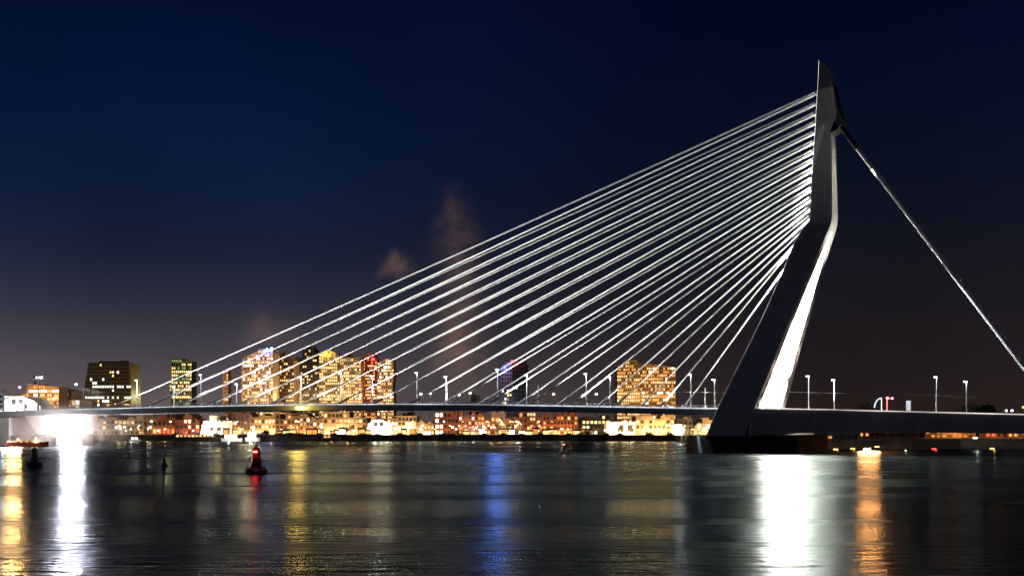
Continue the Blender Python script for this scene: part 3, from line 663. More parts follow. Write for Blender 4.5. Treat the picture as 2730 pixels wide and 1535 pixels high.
for nm_, lb, pl_, Y_, wl, f_, by, lt, pal, glw, kw in BL:
    if Y_ > 950:
        f_ *= .80; by *= .53
        if len(glw) and glw[0][0] > 500: lt = min(.62, lt*1.3); glw = [(a, b_, c, d*1.35, e_) for a, b_, c, d, e_ in glw]
    elif Y_ < 830 and len(pl_) == 4 and pl_[0][0] < 1900 and nm_ != 'pavilion' and nm_ != 'kiosk' and pl_[1][0]-pl_[0][0] > 36:
        rn = random.Random(int(pl_[0][0])*7); x0_, x1_, yt_ = pl_[0][0], pl_[1][0], pl_[2][1]; top = []; x = x1_; f_ *= .85; by *= .72
        while x > x0_+10:
            w_ = rn.uniform(12, 26); xa = max(x0_, x-w_) if x-w_ > x0_+8 else x0_; y_ = yt_+rn.choice([-4, 0, 0, 3, 6, 10, 14])
            if rn.random() < .45: top += [(x-.01, y_+5), ((x+xa)/2, y_-3), (xa+.01, y_+5)]
            else: top += [(x-.01, y_), (xa+.01, y_)]
            x = xa
        pl_ = [(x0_, 1162), (x1_, 1162)]+top
    else: f_ *= .85; by *= .72
    building(nm_, lb, pl_, Y_, wl, f_, by, lt, pal, glow=glw, nparts=60, **kw)

def top_light(px, py, Y, mt, label, col, power, r=.8):
    p = at(px, py, Y)
    e = empty('roof_light', p-Vector((0, 0, 2.0)), label, 'roof light')
    m = MB(); m.tube(p-Vector((0, 0, 2)), p-Vector((0, 0, r*.6)), .15, n=6); m.build('stem', darksteel, e)
    m = MB(); m.lathe([(r*.5, -r*.7), (r, 0), (r*.5, r*.7)], p, 10); m.build('globe', mt, e)
    if power: point('lamp_light', p-Vector((0, 3, 0)), col, power, .5, e)
blue_m = emi('roof_blue', (.08, .18, 1), 14); red_m = emi('roof_red', (1, .03, .03), 10)
top_light(724, 929, 1050, blue_m, 'right-hand blue light on top of the tall beige tower', (.1, .2, 1), 9e3, 1.5)
top_light(712, 930, 1050, blue_m, 'left-hand blue light on top of the tall beige tower', (.1, .2, 1), 9e3, 1.0)
top_light(994, 957, 1128, red_m, 'red light below the dome of the red-domed tower', (1, .05, .05), 1.5e3, 1.3)
top_light(1365, 961, 1000, red_m, 'red light on the corner of the near-black tower', (1, .1, .08), 5e3, .7)
top_light(1345, 978, 1008, blue_m, 'blue light at the top of the grey narrow tower', (.15, .25, 1), 4e3, 1.0)
top_light(870, 941, 1118, emi('roof_yellow', (1, .85, .05), 5), 'yellow light on the dome of the broad tower', (1, .8, .1), 6e3, 1.2)

# ------------------------------------------------------------------ left bridge pier, glare lamp and its surroundings
e = empty('bridge_pier', at(70, 1180, 600)-Vector((0, 0, 1.4)), 'floodlit white V-shaped bridge pier at the far left under the deck', 'pier')
def bx(px, l=0): return hit(px, 1100, l)[0]
sA = bx(62)
m = MB()
pp = [(62, 1106), (118, 1106), (128, 1118), (108, 1156), (100, 1156)]
f_ = []
for x, y in pp:
    s, z = hit(x, y, -9); f_.append((s, z))
m.prism([B(s, -9, z) for s, z in f_], [B(s, 9, z) for s, z in f_]); m.build('pier_head', WALL['white'], e)
m = MB(); sb0, sb1 = hit(26, 1170, -12)[0], hit(150, 1170, -12)[0]
m.rings([[B(sb0, -12, z), B(sb1, -12, z), B(sb1-4, 0, z), B(sb1, 12, z), B(sb0, 12, z)] for z in (-2, 4.6)]); m.build('pier_base', concrete, e)
m = MB(); s0_, s1_ = hit(-30, 1150, -13)[0], hit(24, 1150, -13)[0]
m.rings([[B(s0_, -13, z), B(s1_, -13, z), B(s1_, 13, z), B(s0_, 13, z)] for z in (-2, dz(s0_)-2.6)])
ab = m.build('bridge_abutment', WALL['white']); tag(ab, 'overexposed white abutment wall at the left picture edge under the deck', 'abutment')
m = MB(); sa, sb2 = hit(28, 1130, 4)[0], hit(112, 1130, 4)[0]
m.box(B((sa+sb2)/2, 10, 6.5), (abs(sa-sb2), 2, 11), ax=(U, V, Vector((0, 0, 1))))
o = m.build('retaining_wall', WALL['brown']); tag(o, 'brown planked wall between the white abutment and the V-shaped pier', 'wall')

point('lamp_light', at(8, 1158, 578), (1, .96, .98), 1.6e4, .6)  # lamp without housing, added to brighten the white abutment

gp = at(198, 1130, 610)
e = empty('floodlight_mast', (gp.x, gp.y, 0), 'mast with a glaring cluster of white flood lamps low at the left bank', 'floodlight')
m = MB(); m.tube((gp.x, gp.y, -1), gp-Vector((0, 0, 5)), .5, .4, n=10); m.box(gp-Vector((0, 0, 5.0)), (11, .6, .3)); m.box(gp+Vector((0, .5, 0)), (13, .3, .3))
m.box(gp+Vector((-3.5, .5, 0)), (.3, .3, 10)); m.box(gp+Vector((3.5, .5, 0)), (.3, .3, 10)); m.build('frame', darksteel, e)
gm = emi('glare_lens', (1, .96, .97), 40)
lm = MB(); lm.lathe([(.2, .25), (1.3, .0), (1.35, -.5), (.7, -1.0)], (0, 0, 0), 14)
hs = [(-3.6, -3), (0, -3.3), (3.6, -3), (-4.6, 0), (-1.5, 0), (1.5, 0), (4.6, 0), (-3.4, 3), (0, 3.3), (3.4, 3)]
hm = MB(); hm.lathe([(1.5, -.4), (1.5, .1), (.6, 1.0)], (0, 0, 0), 14); hmesh = hm.mesh('lamp_housing', [darksteel])
lm2 = MB(); lm2.lathe([(.1, -.75), (1.0, -.62), (1.42, -.42)], (0, 0, 0), 14); lmesh = lm2.mesh('lens', [gm])
for x, z in hs:
    h_ = rep(hmesh, 'flood_lamp', gp+Vector((x, 0, z))-Vector((gp.x, gp.y, 0)), e); h_.rotation_euler = (R(-90), 0, 0)
    rep(lmesh, 'lens', (0, 0, 0), h_)
point('lamp_light', gp+Vector((0, -3.5, 0)), (1, .88, .94), 1.1e5, 2.0)
for x in (-3, 3): spot('lamp_light', gp+Vector((x, -3.0, 0)), (0, 0, 0), (1, .80, .93), 3.4e5, 44, .6, 1.6)
# yellow lamp hanging under the bridge deck
s, z = hit(803, 1087, -15.4); p = B(s, -15.6, z)
e = empty('navigation_light', p, 'glaring yellow navigation lamp hung on the deck edge in mid-span', 'lamp')
m = MB(); m.box(p+Vector((0, 0, .9)), (5.5, .7, .5), ax=(U, V, Vector((0, 0, 1)))); m.build('bracket', darksteel, e)
m = MB(); m.box(p, (5.0, .6, 1.0), ax=(U, V, Vector((0, 0, 1)))); m.build('lens', emi('nav_yellow', (1, .80, .10), 12), e)
point('lamp_light', p-V*6, (1, .66, .14), 4e3, 1.2, e)
spot('lamp_light', p-V*1.5, (0, 0, 0), (1, .50, .10), 2.1e4, 50, .6, 2.4, e)
# blue glow source: flood head of the blue lamp post
s, z = hit(1327, 983, 13.2); p = B(s, 13.2, z)
spot('lamp_light', p-V*1.5+Vector((0, 0, .6)), (0, 60, 0), (.12, .27, 1), 2.5e4, 40, .5, 1.8)

# ------------------------------------------------------------------ quay lamps
GLBL = {}
quay_n = 0
def quay_lamp(px, h, Y, col, mt, power, label, group='lamps along the far quay', r=.55):
    p = at(px, 1150, Y); loc = Vector((p.x, Y, GZ))
    e = empty('street_lamp', loc, label, 'street lamp', group)
    m = MB(); m.tube(loc, loc+Vector((0, 0, h)), .12, .08, n=6); m.build('pole', darksteel, e)
    m = MB(); m.lathe([(r*.4, -r*.6), (r, 0), (r*.5, r*.6)], loc+Vector((0, 0, h+r*.4)), 10); m.build('lamp_globe', mt, e)
    if power: point('lamp_light', loc+Vector((0, -1.2, h+.3)), col, power, .4, e)
warm_g = emi('globe_warm', (1, .72, .36), 9); sod_g = emi('globe_orange', (1, .42, .10), 8); wht_g = emi('globe_white', (1, .97, .9), 12); red_g = emi('globe_red', (1, .05, .04), 8); cool_g = emi('globe_cool', (.8, .9, 1), 14)
rnd = random.Random(3)
xs = sorted([rnd.uniform(300, 1880) for _ in range(130)])
for i, x in enumerate(xs):
    k = rnd.random()
    mt, col, cn = (warm_g, WARM, 'warm') if k < .4 else (sod_g, SOD, 'orange') if k < .75 else (wht_g, WHT, 'white') if k < .95 else (red_g, (1, .1, .06), 'red')
    h = rnd.choice([2.5, 3.5, 4.5, 5.5, 8]); Y = rnd.uniform(781, 797)
    sz = 'tall' if h > 5 else 'low'
    quay_lamp(x, h, Y, col, mt, 1500 if i % 3 == 0 else 0, '%s %s quay lamp, one of the dense row of lights along the far waterfront' % (sz, cn), '%s %s lamps along the far quay' % (sz, cn), rnd.choice([.3, .4, .55, .8]))
for i, (x, y, mt, lb) in enumerate([(1122, 1050, cool_g, 'white mast lamp above the deck right of the central tower cluster'), (1147, 1048, cool_g, 'white mast lamp beside the lamp post nearest the tower cluster'),
        (1224, 1052, cool_g, 'white mast lamp in front of the dark tree mass, left one'), (1253, 1047, cool_g, 'white mast lamp in front of the dark tree mass, right one'),
        (1476, 1050, emi('globe_cream', (1, .8, .5), 6), 'cream lamp low above the deck right of the dark tower'), (203, 1024, cool_g, 'lone white mast lamp left of the dark slab tower'),
        (52, 1032, emi('globe_pink', (1, .6, .75), 9), 'pinkish mast lamp above the orange tiered building'), (1590, 1050, cool_g, 'white lamp left of the lit tower pair before the pylon')]):
    Y = 900; p = at(x, y, Y); 
    e = empty('mast_lamp', (p.x, Y, GZ), lb, 'mast lamp', 'mast lamps behind the bridge')
    m = MB(); m.tube((p.x, Y, GZ), p, .25, .15, n=6); m.build('pole', darksteel, e)
    m = MB(); m.lathe([(.4, -.6), (1.0, 0), (.5, .5)], p, 10); m.build('lamp_globe', mt, e)
    point('lamp_light', p-Vector((0, 2, 0)), (1, .95, .85), 1500, .5, e)

# ------------------------------------------------------------------ boats and barges
def boat(px0, px1, ywl, Y, label, hullm, cabm, lit, name='moored_boat', cab=(.15, .9), hh=1.6, ch=2.6, glowc=WHT, power=0, cat='boat'):
    a = at(px0, ywl, Y); b_ = at(px1, ywl, Y); L = b_.x-a.x; cx = (a.x+b_.x)/2
    e = empty(name, (cx, Y, 0), label, cat)
    W = min(6, L*.3)
    st = [(-.5, .75, .3), (-.46, 1, 0), (.30, 1, 0), (.42, .7, .1), (.5, .08, .5)]
    rg = []
    for q, wf, lift in st:
        x = cx+q*L
        rg.append([Vector((x, Y-W/2*wf, hh+lift)), Vector((x, Y-W/2*wf*.85, -.4)), Vector((x, Y+W/2*wf*.85, -.4)), Vector((x, Y+W/2*wf, hh+lift))])
    m = MB(); m.rings(rg); m.build('hull', hullm, e)
    m = MB(); c0, c1 = cx-L/2+L*cab[0], cx-L/2+L*cab[1]-L*.12
    m.prism([(c0, Y-W*.36, hh), (c1, Y-W*.36, hh), (c1-.6, Y-W*.36, hh+ch), (c0+.3, Y-W*.36, hh+ch)], [(c0, Y+W*.36, hh), (c1, Y+W*.36, hh), (c1-.6, Y+W*.36, hh+ch), (c0+.3, Y+W*.36, hh+ch)])
    cb = m.build('cabin', cabm, e)
    n = max(2, int((c1-c0)/2.2)); wp = MB(); wp.box((0, 0, 0), (1.4, .1, 1.0)); wme = wp.mesh('window', [lit])
    for k in range(n): rep(wme, 'window', (c0+(k+.5)*(c1-c0)/n-cx, -W*.36-.03, hh+ch*.55), e)
    m = MB(); m.tube((cx, Y, hh+ch), (cx, Y, hh+ch+2.4), .06, n=5); m.build('mast', galv, e)
    if power: point('lamp_light', (cx, Y-W*.5-7, 4.5), glowc, power, .6)
dh = mat('hull_dark', (.05, .035, .03), .5, .3, .4); wh = mat('hull_white', (.75, .74, .72), .5, .1, .4); rh = mat('hull_red', (.10, .018, .012), .5, .3, .3)
boat(468, 592, 1176.5, 768, 'long dark moored barge with a pale deck line, under the red brick block', dh, WALL['grey'], WIN['w'], 'moored_barge', (.02, .97), 2.6, .9, cat='barge')
boat(590, 646, 1177, 764, 'white floodlit excursion boat just left of the red buoy', wh, WALL['white'], WIN['h'], power=3.5e3)
boat(654, 693, 1177, 764, 'overexposed white boat right behind the top of the red buoy', wh, WALL['white'], WIN['h'], power=5e3, ch=3.4, hh=2.0)
boat(345, 376, 1177, 766, 'small white boat below the hazy glass block', wh, WALL['white'], WIN['h'], power=1.2e3, ch=1.4, hh=.9)
boat(20, 130, 1190, 582, 'low dark red barge with a lit orange rail at the left pier', rh, WALL['brown'], WIN['o'], 'moored_barge', (.02, .98), 2.0, .6, SOD, 250, cat='barge')
p = at(96, 1172, 580)
e = empty('deck_lamp', p-Vector((0, 0, 1.2)), 'small glaring orange-white lamp on the dark red barge', 'lamp')
m = MB(); m.tube(p-Vector((0, 0, 1.2)), p, .1, n=6); m.build('stem', darksteel, e)
m = MB(); m.lathe([(.9, -1.1), (.5, 0), (.1, 1.0)], p, 8); m.build('lens', emi('lamp_orange_white', (1, .72, .35), 20), e)
point('lamp_light', p-Vector((0, 4, 0)), (1, .52, .20), 900, .6, e)
p = at(48, 1171, 580)
e = empty('deck_lamp', p-Vector((0, 0, 1.2)), 'orange lamp at the left end of the dark red barge, above the orange reflection', 'lamp')
m = MB(); m.tube(p-Vector((0, 0, 1.2)), p, .1, n=6); m.build('stem', darksteel, e)
m = MB(); m.lathe([(.3, -.4), (.5, 0), (.2, .4)], p, 8); m.build('lens', emi('lamp_orange', (1, .5, .18), 14), e)
spot('lamp_light', p-Vector((0, 5, 0)), (0, 0, 0), (1, .46, .15), 4.0e5, 50, .6, 3.2, e)
boat(858, 908, 1176.5, 768, 'dark moored workboat below the orange-lit blocks', dh, WALL['grey'], WIN['w'], cab=(.1, .6), hh=1.6, ch=1.8)

# ------------------------------------------------------------------ stalls and parked cars on the far quay
rnd = random.Random(21)
stall = None; awn = [mat('awning_red', (.4, .06, .05), .8, .2, 1), mat('awning_cream', (.6, .52, .4), .8, .2, 1), mat('awning_dark', (.06, .06, .07), .8, .2, 1)]
aw_n = ['red', 'cream', 'dark']
protos = {}
for i in range(34):
    x = rnd.uniform(600, 1600); Y = rnd.uniform(783, 792); p = at(x, 1150, Y); c = rnd.randrange(3); k = rnd.choice(['w', 'h', 'y', 'o']); W = rnd.uniform(3, 7); H = rnd.uniform(2.4, 4.5)
    e = empty('market_stall', (p.x, Y, GZ), 'small lit quay stall with a %s awning, among the lights of the far waterfront' % aw_n[c], 'stall', '%s lit stalls on the far quay' % aw_n[c])
    if c not in protos:
        a_ = MB(); a_.box((0, 0, .5), (1, 2.4, 1)); b_ = MB(); b_.prism([(-.56, -1.9, .93), (.56, -1.9, .93), (.56, -1.2, 1.12), (-.56, -1.2, 1.12)], [(-.56, -1.7, .93), (.56, -1.7, .93), (.56, 1.3, 1.12), (-.56, 1.3, 1.12)])
        protos[c] = (a_.mesh('booth', [WALL['brown']]), b_.mesh('awning', [awn[c]]))
    rep(protos[c][0], 'booth', (0, 0, 0), e, scale=(W, 1, H)); rep(protos[c][1], 'awning', (0, 0, 0), e, scale=(W, 1, H))
    if ('l', k) not in protos: a_ = MB(); a_.box((0, -1.23, .5), (.82, .05, .62)); protos['l', k] = a_.mesh('window', [WIN[k]])
    rep(protos['l', k], 'window', (0, 0, 0), e, scale=(W, 1, H))
def car_parts(colname, col):
    b_ = MB(); pr = [(-2.2, .35), (-2.2, .8), (-1.4, .95), (-.8, 1.42), (.9, 1.42), (1.5, .98), (2.2, .85), (2.2, .35)]
    b_.prism([(x, -.85, z) for x, z in pr], [(x, .85, z) for x, z in pr]); w_ = MB()
    w_.tube((0, -.12, 0), (0, .12, 0), .33, n=12); g_ = MB(); g_.prism([(-1.25, -.87, .97), (1.35, -.87, .97), (.85, -.87, 1.34), (-.75, -.87, 1.34)], [(-1.25, -.855, .97), (1.35, -.855, .97), (.85, -.855, 1.34), (-.75, -.855, 1.34)])
    h_ = MB(); h_.box((2.2, -.55, .7), (.08, .3, .16)); 
    return b_.mesh('body', [mat('car_'+colname, col, .25, .1, 1)]), w_.mesh('wheel', [darksteel]), g_.mesh('side_window', [glass]), h_.mesh('headlight', [WIN['h']])
cars = {n_: car_parts(n_, c) for n_, c in (('silver', (.5, .5, .52)), ('dark', (.04, .04, .05)), ('red', (.35, .04, .03)))}
for i in range(26):
    n_ = rnd.choice(list(cars)); x = 420+i*54+rnd.uniform(-16, 16); Y = 781.2; p = at(x, 1150, Y)
    e = empty('parked_car', (p.x, Y, GZ), '%s car parked among the lamps at the edge of the far quay' % n_, 'car', '%s cars parked on the far quay' % n_)
    e.rotation_euler = (0, 0, rnd.choice([0, math.pi]))
    b_, w_, g_, h_ = cars[n_]; rep(b_, 'body', (0, 0, 0), e); rep(g_, 'side_window', (0, 0, 0), e); rep(h_, 'headlight', (0, 0, 0), e)
    for wx in (-1.4, 1.4):
        for wy in (-.8, .8): rep(w_, 'wheel', (wx, wy, .33), e)

# ------------------------------------------------------------------ two lit quay cranes
for i, (x, y0, y1, dx) in enumerate([(1342, 1132, 1116, -10), (1372, 1140, 1124, 12)]):
    b0 = at(x, 1160, 790); b0.z = GZ; t0 = at(x, y1+4, 790); tip = at(x+dx, y1, 790)
    e = empty('quay_crane', b0, ['small lit quay crane with its arm bent to the left', 'small lit quay crane with its arm bent to the right'][i], 'crane', 'small cranes on the far quay')
    m = MB(); m.tube(b0, t0, .35, .2, n=6); m.build('mast', darksteel, e)
    m = MB(); m.tube(t0-Vector((0, 0, 3)), tip, .5, .4, n=6); m.tube(tip, tip+Vector((dx*.12, 0, -2)), .4, .2, n=6); m.build('jib', mat('crane_cream', (.8, .62, .4), .5, .1, 1), e)
    point('lamp_light', tip-Vector((0, 5, 3)), (1, .7, .4), 4e3, .4, e)

# ------------------------------------------------------------------ trees and bushes
leafm = mat('foliage', (.022, .030, .012), .8, .45, .6); barkm = mat('bark', (.07, .05, .035), .9, .3, 1)
def leaf_cloud(blobs, n, size, rnd):
    m = MB()
    for _ in range(n):
        c, rx, ry, rz = rnd.choice(blobs)
        while True:
            q = Vector((rnd.uniform(-1, 1), rnd.uniform(-1, 1), rnd.uniform(-1, 1)))
            if .35 < q.length < 1: break
        p = Vector(c)+Vector((q.x*rx, q.y*ry, q.z*rz))
        a = Vector((rnd.gauss(0, 1), rnd.gauss(0, 1), rnd.gauss(0, 1))).normalized(); b_ = a.orthogonal().normalized(); s = size*rnd.uniform(.6, 1.4)
        m.quad([p-a*s, p-b_*s*.6, p+a*s, p+b_*s*.6])
    return m
def tree(px0, px1, ytop, Y, label, group=None, n=900, base=GZ, seed=1, name='tree'):
    rnd = random.Random(seed); a = at(px0, ytop, Y); b_ = at(px1, ytop, Y); cx = (a.x+b_.x)/2; W = b_.x-a.x; H = a.z-base
    e = empty(name, (cx, Y, base), label, 'tree', group)
    m = MB(); m.tube((cx, Y, base), (cx, Y, base+H*.45), W*.035, W*.02, n=8)
    for k in range(6):
        an = k*1.05; m.tube((cx, Y, base+H*(.2+.04*k)), (cx+math.cos(an)*W*.32, Y+math.sin(an)*W*.3, base+H*.7), W*.016, W*.006, n=5)
    m.build('trunk', barkm, e)
    bl = []
    for k in range(10):
        q = rnd.uniform(-.33, .33); hz = rnd.uniform(.4, .82-abs(q)*.7)
        bl.append(((cx+q*W, Y+rnd.uniform(-.3, .3)*W, base+H*hz), W*rnd.uniform(.14, .22), W*.2, H*rnd.uniform(.13, .19)))
    leaf_cloud(bl, n, W*.028, rnd).build('crown', leafm, e)
tree(1238, 1312, 1030, 880, 'broad dark tree mass under the blue lamp, seen over the deck', n=1400, seed=4)
tree(2256, 2350, 1052, 640, 'broad dark tree right of the lamp posts behind the pylon', n=1400, seed=5)
tree(2540, 2672, 1048, 600, 'wide dark leafy tree behind the last lamp post at right', n=1800, seed=6)
tree(2096, 2142, 1074, 700, 'small dark tree just right of the white pylon leg', n=800, seed=7)
tree(1338, 1364, 1120, 788, 'round orange-lit tree in front of the dark block on the far quay', n=600, seed=8)
tree(918, 952, 1130, 786, 'dark tree between the shops and the white quayside pavilion', n=600, seed=9)
tree(1380, 1402, 1128, 788, 'small dark tree by the right-hand quay crane', n=500, seed=10)
tree(1600, 1622, 1144, 786, 'low dark tree at the left end of the glowing cream pavilion', n=500, seed=12)
for i, (a, b_, yt, lb) in enumerate([(698, 728, 1147, 'tall greyish bush on the quay right of the white boat'), (728, 760, 1156, 'rounded green bush, second right of the red buoy'), (760, 792, 1154, 'dark green bush nearest the yellow reflection'), (792, 830, 1160, 'low dark bush right of the green ones'), (1545, 1598, 1146, 'broad reddish-lit bush before the dark office block'), (960, 1000, 1158, 'low dark bush below the white pavilion'), (1180, 1215, 1158, 'low bush below the unlit brick block')]):
    p0 = at(a, yt, 781); p1 = at(b_, yt, 781); cx = (p0.x+p1.x)/2; W = p1.x-p0.x; H = p0.z-GZ+.6
    rn = random.Random(40+i)
    e = empty('bush', (cx, 781, GZ), lb, 'bush', 'bushes on the far quay')
    m = MB(); m.tube((cx, 781, GZ), (cx+.4, 781, GZ+H*.5), .15, .06, n=5); m.tube((cx, 781, GZ), (cx-.7, 781, GZ+H*.6), .1, .05, n=5); m.build('stem', barkm, e)
    leaf_cloud([((cx+rn.uniform(-.35, .35)*W, 781+rn.uniform(-1, 1), GZ+H*rn.uniform(.2, .6)), W*.25, 1.4, H*.4) for _ in range(6)], 420, .35, rn).build('foliage', leafm, e)

# ------------------------------------------------------------------ right bank under the girder
def rb(px, py, Y): return at(px, py, Y)
m = MB()
e = empty('footbridge', rb(2115, 1185, 530), 'small pale curved footbridge on a slanted pillar under the deep girder', 'bridge')
m = MB(); pts_ = [(2086, 1166), (2100, 1158), (2120, 1155), (2150, 1153), (2170, 1152.5)]
rg = [[rb(x, y, 530)+Vector(o_) for o_ in ((0, 0, 0), (0, 0, -.7), (0, 5, -.7), (0, 5, 0))] for x, y in pts_]
m.rings(rg); m.build('deck', WALL['white'], e)
m = MB(); a = rb(2112, 1160, 532); b_ = rb(2122, 1186, 532); m.prism([a+Vector((-.7, 0, 0)), a+Vector((.7, 0, 0)), b_+Vector((.5, 0, -1)), b_+Vector((-.5, 0, -1))], [q+Vector((0, 3, 0)) for q in (a+Vector((-.7, 0, 0)), a+Vector((.7, 0, 0)), b_+Vector((.5, 0, -1)), b_+Vector((-.5, 0, -1)))])
m.build('pillar', WALL['white'], e)
point('lamp_light', rb(2128, 1172, 524), (1, .92, .75), 900, .3)
for i, (x0, x1, yt, Y, wl, lt, pal, lb, gp_) in enumerate([
    (2170, 2290, 1158, 560, 'dark', .10, {'o': 1}, 'low dark quayside shed right of the small footbridge', 300),
    (2291, 2400, 1149, 640, 'brick', .12, {'o': 2, 'r': 1}, 'low dark red building under the girder left of the orange lamps', 900),
    (2401, 2452, 1149, 640, 'dark', .12, {'c': 1, 'o': 1}, 'narrow dark building with few lit windows under the girder', 600),
    (2466, 2610, 1148, 640, 'brown', .26, {'o': 4, 'r': 2}, 'orange-lit low building under the girder at right', 3000),
    (2626, 2760, 1150, 620, 'brown', .2, {'o': 4, 'r': 2}, 'orange-lit low building at the right picture edge under the girder', 3000)]):
    building('quayside_building', lb, rect(x0, x1, yt, 1175), Y, wl, 2.2, 2.6, lt, pal, wfrac=(.5, .4), glow=gl_row(x0, x1, 1158, 2, 7, gp_, SOD) if gp_ > 1000 else [], depth=14, nparts=40, plant=False, seed=i)
pts2 = [(2167, 1196, 'o'), (2228, 1198, 'o'), (2273, 1196, 'o'), (2312, 1204, 'b'), (2338, 1191, 'o'), (2410, 1201, 'y'), (2490, 1197, 'r'), (2645, 1196, 'o'), (2600, 1168, 'w'), (2165, 1167, 'r')]
nmz = {'o': ('orange', sod_g, SOD, 250), 'b': ('glaring peach-white', emi('globe_peach', (1, .75, .5), 25), (1, .40, .14), 3e4), 'y': ('yellow', emi('globe_yel', (1, .8, .25), 5), (1, .75, .3), 1200), 'r': ('red', red_g, (1, .1, .05), 350), 'w': ('white', wht_g, WHT, 500)}
where = ['below the footbridge', 'second from the footbridge', 'third from the footbridge', 'at the water under the girder', 'just above the glaring one', 'right of the glaring one', 'under the orange-lit building', 'near the right edge', 'high on the right bank', 'right beside the pale footbridge']
for (x, y, k), wr in zip(pts2, where):
    nme, mt, col, pw = nmz[k]
    p = at(x, y, 508) if k != 'b' else at(x, y-6, 492)
    e = empty('bank_lamp', p-Vector((0, 0, 1)), '%s low lamp on the right bank, %s' % (nme, wr), 'lamp')
    m = MB(); m.tube(p-Vector((0, 0, 1.2)), p, .08, n=6); m.build('stem', darksteel, e)
    m = MB(); m.box(p+Vector((0, 0, .15)), (1.6 if k != 'b' else 2.4, .3, .3 if k != 'b' else .7)); m.build('lens', mt, e)
    if k == 'b': spot('lamp_light', p-Vector((0, 2.5, -.3)), (30, 0, 0), (1, .34, .10), 2.2e5, 60, .6, 4.2, e)
    else: spot('lamp_light', p-Vector((0, 2.5, -.3)), (30, 0, 0), col, pw, 70, .6, .4, e)
# red signals and the rest beyond the right-hand deck
p = at(2365, 1062, 560); base = Vector((p.x, p.y, GZ))
e = empty('signal_mast', base, 'mast with two glaring red signal lamps beyond the right-hand deck', 'signal')
m = MB(); m.tube(base, p, .35, .25, n=8); m.tube(p, p+Vector((2.6, 0, 0)), .15, n=6); m.build('pole', mat('red_paint', (.45, .05, .04), .5, .2, 1), e)
m = MB(); m.lathe([(.3, -.5), (.75, 0), (.3, .5)], p+Vector((0, -.5, .2)), 10); m.build('lens', emi('signal_red', (1, .06, .08), 18), e)
m = MB(); m.lathe([(.3, -.4), (.65, 0), (.3, .4)], p+Vector((2.0, -.5, .1)), 10); m.build('lens', emi('signal_red', (1, .06, .08), 18), e)
point('lamp_light', p+Vector((-1, -3, 0)), (1, .06, .06), 500, .5, e)
e = empty('arched_gate', at(2335, 1100, 565), 'small blue-white lit arch left of the red signals', 'arch')
m = MB(); pr = None
for k in range(9):
    a = math.pi*(.98-.50*k/8); q = at(2350, 1088, 565)+Vector((math.cos(a)*3.0, 0, math.sin(a)*4.4))
    if pr is not None: m.tube(pr, q, .28, n=6)
    pr = q
m.build('rib', emi('arch_blue', (.45, .65, 1), 1.3), e)
q = at(2350, 1088, 565); m = MB(); m.tube(q+Vector((0, 0, 4.3)), q+Vector((.3, 0, -8)), .25, n=6); m.build('post', WALL['grey'], e)
e = empty('ticket_booth', at(2422, 1100, 560), 'narrow glass booth with blue-white light beyond the right-hand deck', 'booth')
m = MB(); p = at(2422, 1080, 560); m.box(p+Vector((0, 0, -4)), (1.6, 1.6, 12)); m.build('frame', WALL['grey'], e)
m = MB(); m.box(p+Vector((0, -.85, -.2)), (.9, .1, 3.2)); m.build('window', emi('booth_blue', (.55, .7, 1), .9), e)
for i, (x, y, mt, lb) in enumerate([(2728, 1085, sod_g, 'orange lamp at the right picture edge above the deck'), (2683, 1094, cool_g, 'left of two tiny white lamps far right above the deck'), (2698, 1094, cool_g, 'right of two tiny white lamps far right above the deck')]):
    p = at(x, y, 620); e = empty('far_lamp', (p.x, p.y, GZ), lb, 'lamp'); m = MB(); m.tube((p.x, p.y, GZ), p, .15, n=6); m.build('pole', darksteel, e)
    m = MB(); m.lathe([(.2, -.4), (.6, 0), (.2, .4)], p, 8); m.build('lamp_globe', mt, e)

